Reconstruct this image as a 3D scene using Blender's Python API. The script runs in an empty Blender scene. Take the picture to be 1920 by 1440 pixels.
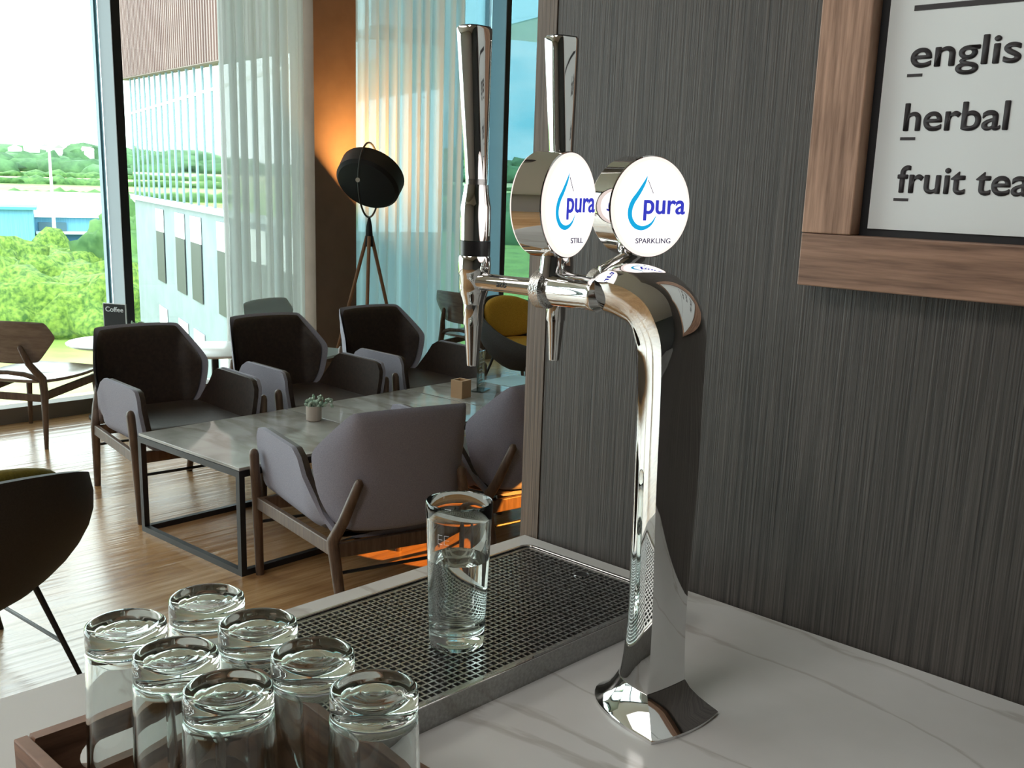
import bpy, bmesh, math, random
from mathutils import Vector, Matrix
R = math.radians
rnd = random.Random(7)
scene = bpy.context.scene
col = scene.collection

# ------------------------------------------------------------------ camera
cam_d = bpy.data.cameras.new('camera')
cam_d.sensor_fit = 'HORIZONTAL'; cam_d.sensor_width = 36.0
cam_d.lens = 1960.5 / 1920 * 36
cam_d.shift_y = 75 / 1920
cam_d.clip_start = .02; cam_d.clip_end = 4000
cam = bpy.data.objects.new('camera', cam_d); col.objects.link(cam)
def cam_matrix(pitch, roll, yaw, loc):
    fwd = Vector((-math.sin(yaw) * math.cos(pitch), math.cos(yaw) * math.cos(pitch), -math.sin(pitch)))
    right = Vector((math.cos(yaw), math.sin(yaw), 0)); down = fwd.cross(right)
    r = math.cos(roll) * right + math.sin(roll) * down
    d = -math.sin(roll) * right + math.cos(roll) * down
    m = Matrix((r, -d, -fwd)).transposed().to_4x4(); m.translation = loc
    return m
cam.matrix_world = cam_matrix(.22615676, -.03184253, .76163844, Vector((0, 0, 1.5)))
scene.camera = cam

# ------------------------------------------------------------------ world, sun, exposure
scene.view_settings.view_transform = 'Standard'; scene.view_settings.look = 'None'
scene.view_settings.exposure = 0.48; scene.view_settings.gamma = 1.0
scene.view_settings.use_curve_mapping = False
scene.cycles.max_bounces = 18; scene.cycles.transmission_bounces = 16
scene.cycles.transparent_max_bounces = 24; scene.cycles.glossy_bounces = 8
scene.cycles.diffuse_bounces = 4; scene.cycles.sample_clamp_indirect = 4.0

w = bpy.data.worlds.new('sky'); scene.world = w; w.use_nodes = True
nt = w.node_tree; nt.nodes.clear()
def N(nt, kind, **kw):
    n = nt.nodes.new(kind)
    for k, v in kw.items():
        if k.startswith('i_'):
            key = k[2:]
            key = int(key) if key.isdigit() else key.replace('_', ' ')
            n.inputs[key].default_value = v
        else: setattr(n, k, v)
    return n
def L(nt, a, b): nt.links.new(a, b)
def ramp(nt, stops, fac=None, interp='LINEAR'):
    n = nt.nodes.new('ShaderNodeValToRGB'); n.color_ramp.interpolation = interp
    e = n.color_ramp.elements
    while len(e) < len(stops): e.new(.5)
    for el, (p, c) in zip(e, stops):
        el.position = p; el.color = (*c, 1) if len(c) == 3 else c
    if fac is not None: L(nt, fac, n.inputs[0])
    return n
tc = N(nt, 'ShaderNodeTexCoord')
mp = N(nt, 'ShaderNodeMapping'); mp.inputs['Scale'].default_value = (2.0, 2.0, 7.0)
L(nt, tc.outputs['Generated'], mp.inputs[0])
cl = N(nt, 'ShaderNodeTexNoise', i_Scale=2.2, i_Detail=6.0, i_Roughness=.55); L(nt, mp.outputs[0], cl.inputs['Vector'])
cr = ramp(nt, [(.36, (.15, .33, .38)), (.60, (.40, .45, .46))], cl.outputs['Fac'])
sx = N(nt, 'ShaderNodeSeparateXYZ'); L(nt, tc.outputs['Generated'], sx.inputs[0])
# brighter overcast towards the west part of the view
mw = N(nt, 'ShaderNodeMapRange', i_1=.55, i_2=.32, i_3=0.0, i_4=1.0); L(nt, sx.outputs[1], mw.inputs[0])
mx = N(nt, 'ShaderNodeMixRGB', i_2=(1.0, 1.0, 1.0, 1)); L(nt, mw.outputs[0], mx.inputs[0]); L(nt, cr.outputs[0], mx.inputs[1])
bg = N(nt, 'ShaderNodeBackground', i_Strength=5.2); L(nt, mx.outputs[0], bg.inputs[0])
wo = N(nt, 'ShaderNodeOutputWorld'); L(nt, bg.outputs[0], wo.inputs[0])

sun_d = bpy.data.lights.new('sun', 'SUN'); sun_d.energy = 1.1; sun_d.angle = R(3); sun_d.color = (1, .96, .88)
sun = bpy.data.objects.new('sun', sun_d); col.objects.link(sun)
sun.rotation_euler = Vector((-.55, .55, -.62)).to_track_quat('-Z', 'Y').to_euler()

def area(name, loc, size, energy, color=(1, .98, .965), rot=(0, 0, 0), size_y=None):
    d = bpy.data.lights.new(name, 'AREA'); d.energy = energy; d.color = color
    d.shape = 'RECTANGLE'; d.size = size; d.size_y = size_y or size
    o = bpy.data.objects.new(name, d); col.objects.link(o); o.location = loc; o.rotation_euler = rot
    return o
# fill lights added at the ceiling, out of view
area('ceiling_fill_light', (-3.2, -1.6, 3.28), 1.2, 15, size_y=2.4)
area('ceiling_fill_light', (-.6, -1.4, 3.28), 1.0, 24, size_y=1.0)

# ------------------------------------------------------------------ materials
MATS = {}
def mat(name, base=(.5, .5, .5), rough=.5, metal=0.0, **kw):
    if name in MATS: return MATS[name]
    m = bpy.data.materials.new(name); m.use_nodes = True; MATS[name] = m
    b = m.node_tree.nodes['Principled BSDF']
    b.inputs['Base Color'].default_value = (*base, 1); b.inputs['Roughness'].default_value = rough
    b.inputs['Metallic'].default_value = metal
    for k, v in kw.items():
        b.inputs[k.replace('_', ' ')].default_value = v
    return m
def bsdf(m): return m.node_tree.nodes['Principled BSDF']
def vary(m, c1, c2, scale=(1, 1, 1), nscale=5.0, detail=4.0, lo=.35, hi=.65, bump=0.0, bdist=.002, rough=None, coord='Object', extra=None):
    nt = m.node_tree; b = bsdf(m)
    tc = N(nt, 'ShaderNodeTexCoord'); mp = N(nt, 'ShaderNodeMapping'); mp.inputs['Scale'].default_value = scale
    L(nt, tc.outputs[coord], mp.inputs[0])
    no = N(nt, 'ShaderNodeTexNoise', i_Scale=nscale, i_Detail=detail, i_Roughness=.6); L(nt, mp.outputs[0], no.inputs['Vector'])
    rp = ramp(nt, [(lo, c1), (hi, c2)], no.outputs['Fac']); L(nt, rp.outputs[0], b.inputs['Base Color'])
    if bump:
        bu = N(nt, 'ShaderNodeBump', i_Strength=bump, i_Distance=bdist); L(nt, no.outputs['Fac'], bu.inputs['Height']); L(nt, bu.outputs[0], b.inputs['Normal'])
    if rough:
        mr = N(nt, 'ShaderNodeMapRange', i_3=rough[0], i_4=rough[1]); L(nt, no.outputs['Fac'], mr.inputs[0]); L(nt, mr.outputs[0], b.inputs['Roughness'])
    return m

chrome = mat('chrome', (.68, .68, .675), .03, 1.0)
black_metal = mat('black_metal', (.015, .016, .018), .38)
brushed = vary(mat('brushed_steel', (.3, .3, .29), .3, 1.0), (.27, .27, .26), (.36, .36, .35), (4, 120, 120), 3, rough=(.20, .30))
grate_steel = vary(mat('grate_steel', (.4, .4, .4), .32, 1.0), (.50, .50, .49), (.68, .68, .67), (60, 60, 60), 3, rough=(.22, .36))
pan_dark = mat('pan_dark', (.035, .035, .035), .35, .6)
fabric = vary(mat('lavender_fabric', (.3, .3, .35), .85), (.235, .23, .285), (.315, .31, .37), (1, 1, 1), 320, bump=.25, bdist=.001)
leather = vary(mat('dark_leather', (.02, .016, .015), .5), (.024, .0145, .011), (.044, .026, .019), (1, 1, 1), 60, bump=.15, bdist=.0006)
walnut = vary(mat('walnut_wood', (.1, .06, .04), .45), (.075, .043, .028), (.15, .095, .062), (30, 30, 3), 2.2)
grey_wood = vary(mat('grey_plywood', (.2, .17, .15), .25), (.17, .13, .105), (.25, .20, .165), (4, 4, 24), 2.2)
crate_wood = vary(mat('crate_wood', (.2, .09, .05), .5), (.10, .043, .022), (.26, .13, .075), (6, 6, 50), 2.0)
frame_wood = vary(mat('frame_wood', (.25, .15, .1), .55), (.19, .105, .065), (.47, .29, .20), (70, 10, 4), 2.4, lo=.3, hi=.62, bump=.3, bdist=.001)
frame_wood_h = vary(mat('frame_wood_rail', (.25, .15, .1), .55), (.14, .077, .05), (.36, .215, .145), (4, 10, 70), 2.4, lo=.3, hi=.66, bump=.3, bdist=.001)
panel_wood = vary(mat('dark_oak_panel', (.05, .045, .04), .5), (.016, .0135, .012), (.090, .078, .069), (260, 60, 2.6), 2.0, 6, lo=.33, hi=.70, bump=.5, bdist=.0015)
strip_wood = vary(mat('oak_edge_strip', (.1, .08, .06), .5), (.058, .042, .031), (.19, .142, .108), (260, 60, 3), 2.0, 5, lo=.34, hi=.66, bump=.4, bdist=.001)
paper = mat('paper_white', (.78, .84, .85), .55)
ink = mat('dark_ink', (.035, .032, .036), .6)
plaster = vary(mat('brown_plaster', (.2, .14, .1), .8), (.19, .13, .095), (.23, .16, .12), (1, 1, 1), 3)
white_paint = mat('white_ceiling_paint', (.62, .6, .57), .8)
wall_paint = mat('taupe_wall_paint', (.30, .27, .25), .8)
dark_paint = mat('charcoal_wall_paint', (.03, .028, .027), .8)
mullion_m = mat('mullion_grey', (.075, .13, .155), .4)
mullion_d = mat('mullion_black', (.012, .013, .016), .5)
kerb_m = mat('kerb_stone', (.17, .15, .125), .5)
ceramic = mat('beige_ceramic', (.50, .43, .38), .6)
leaf_m = vary(mat('succulent_leaf', (.3, .42, .33), .5), (.14, .26, .18), (.62, .72, .62), (1, 1, 1), 40)
acrylic_w = mat('card_white', (.75, .78, .8), .4)
black_card = mat('card_black', (.012, .012, .013), .5)
oak = mat('light_oak', (.52, .33, .19), .5)
white_top = mat('white_laminate', (.72, .74, .74), .25)
grey_shell = vary(mat('charcoal_felt', (.045, .045, .047), .75), (.036, .035, .036), (.06, .059, .06), (1, 1, 1), 200, bump=.2, bdist=.001)
dark_shell = vary(mat('black_felt', (.018, .016, .014), .7), (.014, .012, .010), (.024, .021, .018), (1, 1, 1), 200, bump=.2, bdist=.001)
mustard = vary(mat('mustard_fabric', (.42, .24, .025), .85), (.52, .30, .03), (.66, .39, .05), (1, 1, 1), 150)
olive = vary(mat('olive_fabric', (.15, .12, .01), .85), (.13, .1, .008), (.19, .15, .015), (1, 1, 1), 150)
lamp_black = mat('lamp_black', (.004, .004, .005), .6)
lamp_wood = mat('lamp_leg_wood', (.30, .15, .075), .5)
brass = mat('steel_pivot', (.6, .6, .58), .25, 1.0)

# marble worktop
def marble(name, c_lo, c_hi, vein, rough, vw=.012):
    m = mat(name, c_hi, rough); nt = m.node_tree; b = bsdf(m)
    tc = N(nt, 'ShaderNodeTexCoord')
    big = N(nt, 'ShaderNodeTexNoise', i_Scale=4.5, i_Detail=5.0); L(nt, tc.outputs['Object'], big.inputs['Vector'])
    base = ramp(nt, [(.3, c_lo), (.62, c_hi)], big.outputs['Fac'])
    mp = N(nt, 'ShaderNodeMapping'); mp.inputs['Rotation'].default_value = (0, 0, R(28)); mp.inputs['Scale'].default_value = (1.2, 3.6, 1)
    L(nt, tc.outputs['Object'], mp.inputs[0])
    vn = N(nt, 'ShaderNodeTexNoise', i_Scale=1.15, i_Detail=7.0, i_Roughness=.5, i_Distortion=.45); L(nt, mp.outputs[0], vn.inputs['Vector'])
    v = ramp(nt, [(.47 - vw, (0, 0, 0)), (.47, (1, 1, 1)), (.47 + vw * 1.6, (0, 0, 0))], vn.outputs['Fac'])
    mm = N(nt, 'ShaderNodeMixRGB', i_2=(*vein, 1)); L(nt, base.outputs[0], mm.inputs[1])
    k = N(nt, 'ShaderNodeMath', operation='MULTIPLY', i_1=.55); L(nt, v.outputs[0], k.inputs[0]); L(nt, k.outputs[0], mm.inputs[0])
    L(nt, mm.outputs[0], b.inputs['Base Color'])
    return m
marble_m = marble('white_marble', (.47, .47, .45), (.575, .58, .57), (.30, .27, .235), .14, .009)
table_marble = marble('grey_marble', (.27, .265, .25), (.46, .46, .445), (.20, .165, .14), .06, .05)

# plank floor: boards run along y
def floor_mat():
    m = mat('oak_plank_floor', (.3, .2, .12), .3, Specular_IOR_Level=.95); nt = m.node_tree; b = bsdf(m)
    tc = N(nt, 'ShaderNodeTexCoord')
    mp = N(nt, 'ShaderNodeMapping'); mp.inputs['Rotation'].default_value = (0, 0, R(90)); L(nt, tc.outputs['Object'], mp.inputs[0])
    br = N(nt, 'ShaderNodeTexBrick', i_Scale=1.0, i_Mortar_Size=.0015, i_Bias=0.0, i_Brick_Width=1.4, i_Row_Height=.14, offset=.37)
    br.inputs['Color1'].default_value = (.0, .0, .0, 1); br.inputs['Color2'].default_value = (1, 1, 1, 1); br.inputs['Mortar'].default_value = (.3, .3, .3, 1)
    L(nt, mp.outputs[0], br.inputs['Vector'])
    mg = N(nt, 'ShaderNodeMapping'); mg.inputs['Scale'].default_value = (22, 1.6, 1); L(nt, tc.outputs['Object'], mg.inputs[0])
    gr = N(nt, 'ShaderNodeTexNoise', i_Scale=2.0, i_Detail=6.0, i_Roughness=.62); L(nt, mg.outputs[0], gr.inputs['Vector'])
    ad = N(nt, 'ShaderNodeMath', operation='MULTIPLY_ADD', i_1=.20); L(nt, br.outputs['Color'], ad.inputs[0]); 
    sc = N(nt, 'ShaderNodeMath', operation='MULTIPLY', i_1=.92); L(nt, gr.outputs['Fac'], sc.inputs[0]); L(nt, sc.outputs[0], ad.inputs[2])
    c = ramp(nt, [(.22, (.20, .098, .042)), (.52, (.42, .235, .105)), (.85, (.62, .40, .21))], ad.outputs[0])
    L(nt, c.outputs[0], b.inputs['Base Color'])
    rr = N(nt, 'ShaderNodeMapRange', i_3=.16, i_4=.30); L(nt, ad.outputs[0], rr.inputs[0]); L(nt, rr.outputs[0], b.inputs['Roughness'])
    wv = N(nt, 'ShaderNodeTexNoise', i_Scale=1.0, i_Detail=2.0); mw = N(nt, 'ShaderNodeMapping'); mw.inputs['Scale'].default_value = (24, .7, 1)
    L(nt, tc.outputs['Object'], mw.inputs[0]); L(nt, mw.outputs[0], wv.inputs['Vector'])
    bu = N(nt, 'ShaderNodeBump', i_Strength=.45, i_Distance=.009); L(nt, wv.outputs['Fac'], bu.inputs['Height']); L(nt, bu.outputs[0], b.inputs['Normal'])
    return m
floor_m = floor_mat()

def glass_mat(name, color=(1, 1, 1), ior=1.5, rough=0.0):
    m = bpy.data.materials.new(name); m.use_nodes = True; nt = m.node_tree; nt.nodes.clear()
    g = N(nt, 'ShaderNodeBsdfGlass', i_IOR=ior, i_Roughness=rough); g.inputs['Color'].default_value = (*color, 1)
    o = N(nt, 'ShaderNodeOutputMaterial'); L(nt, g.outputs[0], o.inputs[0]); return m
tumbler_glass = glass_mat('tumbler_glass', (.97, .99, .985), 1.49)
water_m = glass_mat('water', (.985, 1, 1), 1.33)
def pane_mat(name, tint, refl=.06):
    m = bpy.data.materials.new(name); m.use_nodes = True; nt = m.node_tree; nt.nodes.clear()
    t = N(nt, 'ShaderNodeBsdfTransparent'); t.inputs[0].default_value = (*tint, 1)
    g = N(nt, 'ShaderNodeBsdfGlossy', i_Roughness=0.0)
    f = N(nt, 'ShaderNodeFresnel', i_IOR=1.45)
    k = N(nt, 'ShaderNodeMath', operation='MULTIPLY', i_1=refl / .04); L(nt, f.outputs[0], k.inputs[0])
    mi = N(nt, 'ShaderNodeMixShader'); L(nt, k.outputs[0], mi.inputs[0]); L(nt, t.outputs[0], mi.inputs[1]); L(nt, g.outputs[0], mi.inputs[2])
    o = N(nt, 'ShaderNodeOutputMaterial'); L(nt, mi.outputs[0], o.inputs[0]); return m
pane_clear = pane_mat('window_glass', (.86, .93, .92), .03)
pane_tint = pane_mat('window_glass_tinted', (.60, .80, .84), .03)
acrylic = pane_mat('clear_acrylic', (.80, .93, .95), .08)
def sheer_mat():
    m = bpy.data.materials.new('sheer_voile'); m.use_nodes = True; nt = m.node_tree; nt.nodes.clear()
    d = N(nt, 'ShaderNodeBsdfDiffuse'); d.inputs[0].default_value = (.62, .63, .62, 1)
    tl = N(nt, 'ShaderNodeBsdfTranslucent'); tl.inputs[0].default_value = (.62, .66, .66, 1)
    tp = N(nt, 'ShaderNodeBsdfTransparent'); tp.inputs[0].default_value = (.95, .97, .97, 1)
    a = N(nt, 'ShaderNodeMixShader', i_0=.42); L(nt, d.outputs[0], a.inputs[1]); L(nt, tl.outputs[0], a.inputs[2])
    b = N(nt, 'ShaderNodeMixShader', i_0=.13); L(nt, a.outputs[0], b.inputs[1]); L(nt, tp.outputs[0], b.inputs[2])
    o = N(nt, 'ShaderNodeOutputMaterial'); L(nt, b.outputs[0], o.inputs[0]); return m
sheer = sheer_mat()
def emit_mat(name, color, strength):
    m = bpy.data.materials.new(name); m.use_nodes = True; nt = m.node_tree; nt.nodes.clear()
    e = N(nt, 'ShaderNodeEmission', i_Strength=strength); e.inputs[0].default_value = (*color, 1)
    o = N(nt, 'ShaderNodeOutputMaterial'); L(nt, e.outputs[0], o.inputs[0]); return m
badge_lit = emit_mat('badge_backlit_face', (1, .96, .93), 1.25)
badge_edge = emit_mat('badge_backlit_edge', (1, .84, .78), .85)
bulb_m = emit_mat('lamp_bulb_glow', (1, .55, .2), 6)
logo_cyan = emit_mat('logo_cyan', (.012, .40, .74), .75)
logo_blue = emit_mat('logo_blue', (.05, .06, .60), .65)
logo_grey = emit_mat('logo_grey', (.09, .08, .14), .6)
fill_glow = emit_mat('fill_panel_glow', (1, .93, .85), 2.0)  # glow for the added ceiling fill panels

# ------------------------------------------------------------------ mesh helpers
class MB:
    def __init__(s): s.v = []; s.f = []
    def add(s, vs, fs):
        o = len(s.v); s.v += [tuple(v) for v in vs]; s.f += [tuple(i + o for i in f) for f in fs]; return s
    def box(s, lo, hi, M=None):
        (a, b, c), (d, e, f) = lo, hi
        vs = [Vector(p) for p in ((a, b, c), (d, b, c), (d, e, c), (a, e, c), (a, b, f), (d, b, f), (d, e, f), (a, e, f))]
        if M: vs = [M @ v for v in vs]
        return s.add(vs, [(3, 2, 1, 0), (4, 5, 6, 7), (0, 1, 5, 4), (1, 2, 6, 5), (2, 3, 7, 6), (3, 0, 4, 7)])
    def beam(s, p, q, w, h, up=(0, 0, 1)):
        p, q = Vector(p), Vector(q); d = (q - p); l = d.length; d.normalize(); u = Vector(up)
        x = d.cross(u).normalized(); u = x.cross(d)
        M = Matrix((d, x, u)).transposed().to_4x4(); M.translation = p
        return s.box((0, -w / 2, -h / 2), (l, w / 2, h / 2), M)
    def rings(s, rings, cap=True, closed=False):
        n = len(rings[0]); m = len(rings); vs = [p for r in rings for p in r]; fs = []
        for i in range(m if closed else m - 1):
            j = (i + 1) % m
            for k in range(n):
                l = (k + 1) % n; fs.append((i * n + k, i * n + l, j * n + l, j * n + k))
        if cap and not closed: fs.append(tuple(range(n - 1, -1, -1))); fs.append(tuple((m - 1) * n + k for k in range(n)))
        return s.add(vs, fs)
    def grid(s, rows, flip=False):
        n = len(rows[0]); vs = [p for r in rows for p in r]; fs = []
        for i in range(len(rows) - 1):
            for k in range(n - 1):
                q = (i * n + k, i * n + k + 1, (i + 1) * n + k + 1, (i + 1) * n + k); fs.append(q[::-1] if flip else q)
        return s.add(vs, fs)
    def tube(s, path, r, n=12, cap=True, closed=False):
        P = [Vector(p) for p in path]; m = len(P); rr = r if isinstance(r, (list, tuple)) else [r] * m
        rings = []; ref = None
        for i in range(m):
            a = P[(i - 1) % m] if closed else P[max(i - 1, 0)]; b = P[(i + 1) % m] if closed else P[min(i + 1, m - 1)]
            d = (b - a).normalized()
            if ref is None: ref = d.orthogonal().normalized()
            ref = (ref - d * ref.dot(d)); ref = ref.normalized() if ref.length > 1e-6 else d.orthogonal().normalized()
            y = d.cross(ref)
            rings.append([P[i] + rr[i] * (math.cos(2 * math.pi * k / n) * ref + math.sin(2 * math.pi * k / n) * y) for k in range(n)])
        return s.rings(rings, cap, closed)
    def lathe(s, prof, n=32, M=None, closed=False):
        rings = []
        for r, z in prof:
            ring = [Vector((max(r, 1e-5) * math.cos(2 * math.pi * k / n), max(r, 1e-5) * math.sin(2 * math.pi * k / n), z)) for k in range(n)]
            rings.append([M @ p for p in ring] if M else ring)
        return s.rings(rings, not closed, closed)
    def plate(s, outer, inner, depth, M=None):
        # outer / inner: same number of 2d points; ring of material, thickness depth along local z
        n = len(outer)
        def P(p, z):
            v = Vector((p[0], p[1], z)); return M @ v if M else v
        vs = [P(p, 0) for p in outer] + [P(p, 0) for p in inner] + [P(p, depth) for p in outer] + [P(p, depth) for p in inner]
        fs = []
        for k in range(n):
            l = (k + 1) % n
            fs += [(k, n + k, n + l, l), (2 * n + k, 2 * n + l, 3 * n + l, 3 * n + k), (k, l, 2 * n + l, 2 * n + k), (n + k, 3 * n + k, 3 * n + l, n + l)]
        return s.add(vs, fs)
    def prism(s, poly, depth, M=None):
        n = len(poly); vs = [Vector((p[0], p[1], z)) for z in (0, depth) for p in poly]
        if M: vs = [M @ v for v in vs]
        return s.add(vs, [tuple(range(n - 1, -1, -1)), tuple(range(n, 2 * n))] + [(k, (k + 1) % n, n + (k + 1) % n, n + k) for k in range(n)])
    def build(s, name, m, parent=None, loc=None, smooth=None, bevel=0, seg=2, kind=None, origin=None):
        me = bpy.data.meshes.new(name)
        vs = s.v
        if origin is not None: vs = [tuple(Vector(v) - Vector(origin)) for v in vs]; loc = origin
        me.from_pydata(vs, [], s.f); me.validate()
        bm = bmesh.new(); bm.from_mesh(me); bmesh.ops.recalc_face_normals(bm, faces=bm.faces[:]); bm.to_mesh(me); bm.free()
        if m: me.materials.append(m)
        if smooth is not None:
            me.shade_smooth()
            if smooth < 180: me.set_sharp_from_angle(angle=R(smooth))
        o = bpy.data.objects.new(name, me); col.objects.link(o)
        if parent: o.parent = parent
        if loc is not None: o.location = loc
        if bevel:
            b = o.modifiers.new('edge', 'BEVEL'); b.width = bevel; b.segments = seg; b.limit_method = 'ANGLE'; b.angle_limit = R(40)
        if kind: o['kind'] = kind
        return o
def tag(o, label, cat, group=None, kind=None):
    o['label'] = label; o['category'] = cat
    if group: o['group'] = group
    if kind: o['kind'] = kind
    return o
def thing(name, label, cat, loc=(0, 0, 0), rz=0, group=None):
    o = bpy.data.objects.new(name, None); col.objects.link(o); o.location = loc; o.rotation_euler = (0, 0, rz)
    o.empty_display_size = .05
    return tag(o, label, cat, group)
def struct(o): o['kind'] = 'structure'; return o
def dup(root, loc, rz, label, group=None):
    r = root.copy(); col.objects.link(r); r.location = loc; r.rotation_euler = (0, 0, rz); r['label'] = label
    if group: r['group'] = group
    def kids(src, dst):
        for ch in list(src.children):
            c = ch.copy(); col.objects.link(c); c.parent = dst; kids(ch, c)
    kids(root, r); return r
def text(name, body, height, m, M, parent=None, offset=0.0, extrude=.0003, width=None, shear=0, spacing=1.0):
    cu = bpy.data.curves.new(name, 'FONT'); cu.body = body; cu.size = 1; cu.offset = min(offset, .008); cu.extrude = 0; cu.shear = shear; cu.space_character = spacing
    t = bpy.data.objects.new(name, cu); col.objects.link(t)
    dg = bpy.context.evaluated_depsgraph_get(); me = bpy.data.meshes.new_from_object(t.evaluated_get(dg))
    bpy.data.objects.remove(t)
    k = height; xs = [v.co.x for v in me.vertices]; x0 = min(xs); wd = max(xs) - x0
    kx = width / wd if width else k
    bm = bmesh.new(); bm.from_mesh(me)
    for v in bm.verts: v.co = Vector(((v.co.x - x0) * kx, v.co.y * k, 0))
    if offset > .008:
        e_ = (offset - .008) * height
        for kk, (dx, dy) in enumerate(((e_, 0), (-e_, 0), (0, e_ * .7), (0, -e_ * .7))):
            g_ = bmesh.ops.duplicate(bm, geom=[f for f in bm.faces if not f.tag])
            for el in g_['geom']:
                if isinstance(el, bmesh.types.BMVert): el.co += Vector((dx, dy, .00003 * (kk + 1)))
                if isinstance(el, bmesh.types.BMFace): el.tag = True
    geo = bmesh.ops.extrude_face_region(bm, geom=bm.faces[:])
    for e in geo['geom']:
        if isinstance(e, bmesh.types.BMVert): e.co.z += extrude
    bmesh.ops.recalc_face_normals(bm, faces=bm.faces[:])
    bm.transform(M); bm.to_mesh(me); bm.free(); me.materials.clear(); me.materials.append(m)
    o = bpy.data.objects.new(name, me); col.objects.link(o)
    if parent: o.parent = parent
    return o
def frame_m(x, y, z, o):
    m = Matrix((Vector(x), Vector(y), Vector(z))).transposed().to_4x4(); m.translation = Vector(o); return m
def crom(pts, k=4):
    out = []
    n = len(pts)
    for i in range(n - 1):
        p0, p1, p2, p3 = pts[max(i - 1, 0)], pts[i], pts[i + 1], pts[min(i + 2, n - 1)]
        for j in range(k):
            t = j / k
            out.append(tuple(.5 * (2 * b + (c - a) * t + (2 * a - 5 * b + 4 * c - d) * t * t + (3 * b - a - 3 * c + d) * t ** 3) for a, b, c, d in zip(p0, p1, p2, p3)))
    out.append(tuple(pts[-1])); return out
def rrect(w, h, r, n=6, cx=0, cy=0):
    pts = []
    for sx, sy, a0 in ((1, 1, 0), (-1, 1, 90), (-1, -1, 180), (1, -1, 270)):
        for i in range(n + 1):
            a = R(a0 + 90 * i / n); pts.append((cx + sx * (w / 2 - r) + r * math.cos(a), cy + sy * (h / 2 - r) + r * math.sin(a)))
    return pts
def smooth_loop(pts, k=6):
    n = len(pts); out = []
    for i in range(n):
        p0, p1, p2, p3 = pts[i - 1], pts[i], pts[(i + 1) % n], pts[(i + 2) % n]
        for j in range(k):
            t = j / k
            out.append(tuple(.5 * (2 * b + (c - a) * t + (2 * a - 5 * b + 4 * c - d) * t * t + (3 * b - a - 3 * c + d) * t ** 3) for a, b, c, d in zip(p0, p1, p2, p3)))
    return out
def bspline_loop(pts, k=6):
    n = len(pts); out = []
    for i in range(n):
        p0, p1, p2, p3 = pts[i - 1], pts[i], pts[(i + 1) % n], pts[(i + 2) % n]
        for j in range(k):
            t = j / k
            b0, b1, b2, b3 = (1 - t) ** 3 / 6, (3 * t ** 3 - 6 * t * t + 4) / 6, (-3 * t ** 3 + 3 * t * t + 3 * t + 1) / 6, t ** 3 / 6
            out.append(tuple(a * b0 + b * b1 + c * b2 + d * b3 for a, b, c, d in zip(p0, p1, p2, p3)))
    return out

CZ = 1.08      # worktop height
WX = -6.5      # window line
WY = .9013     # panelled partition face
CEIL = 3.35

# ------------------------------------------------------------------ room shell
struct(MB().box((-6.75, -5, -.12), (3.2, 9.2, 0)).build('floor', floor_m))
struct(MB().box((-6.75, -5, CEIL), (3.2, 9.2, CEIL + .15)).build('ceiling', white_paint))
struct(MB().box((3.0, -5, 0), (3.2, 9.2, CEIL)).build('wall_back', dark_paint))
struct(MB().box((-6.75, -5.2, 0), (3.2, -5, CEIL)).build('wall_left', wall_paint))
struct(MB().box((-6.75, 9.2, 0), (3.2, 9.4, CEIL)).build('wall_right', wall_paint))
# oak-panelled partition behind the bar
pw = MB().box((-.809, WY, 0), (3.0, WY + .16, CEIL)).build('wall_panelled', panel_wood); struct(pw)
sw = MB().box((-.839, WY - .0008, 0), (-.8105, WY + .16, CEIL)).build('trim_1', strip_wood); struct(sw)
gv = MB().box((-.8105, WY + .004, 0), (-.809, WY + .15, CEIL)).build('trim_2', mullion_d); struct(gv)
# kerb below the glazing
struct(MB().box((WX, -5, 0), (WX + .12, 9.2, .095)).build('baseboard_window', kerb_m, origin=(WX, 0, 0)))
struct(MB().box((WX - .16, -5, CEIL - .12), (WX + .12, 9.2, CEIL)).build('trim_3', mullion_m))
# brown column between the curtains
struct(MB().box((-6.48, 4.43, 0), (-6.2, 4.79, CEIL)).build('wall_column', plaster))
# mullions and panes
mull_y = [-3.3, -1.7, -.1, 1.5, 3.13, 4.62, 6.52, 8.1]
for i, y in enumerate(mull_y):
    m = struct(MB().box((WX - .14, y - .04, .095), (WX - .1, y + .04, CEIL - .12)).build('trim_%d' % (4 + i), mullion_m))
    MB().box((WX - .1, y - .027, .095), (WX + .096, y + .026, CEIL - .12)).build('mullion_fin', mullion_m, m)
    MB().box((WX + .0962, y - .029, .095), (WX + .104, y + .028, CEIL - .12)).build('mullion_cap', mullion_d, m)
edges = [-5] + mull_y + [9.2]
for i in range(len(edges) - 1):
    a, b = edges[i] + .029, edges[i + 1] - .029
    pm = pane_tint if a > 4.6 else pane_clear
    struct(MB().box((WX - .075, a, .095), (WX - .065, b, CEIL - .12)).build('window_%d' % (i + 1), pm))

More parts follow.
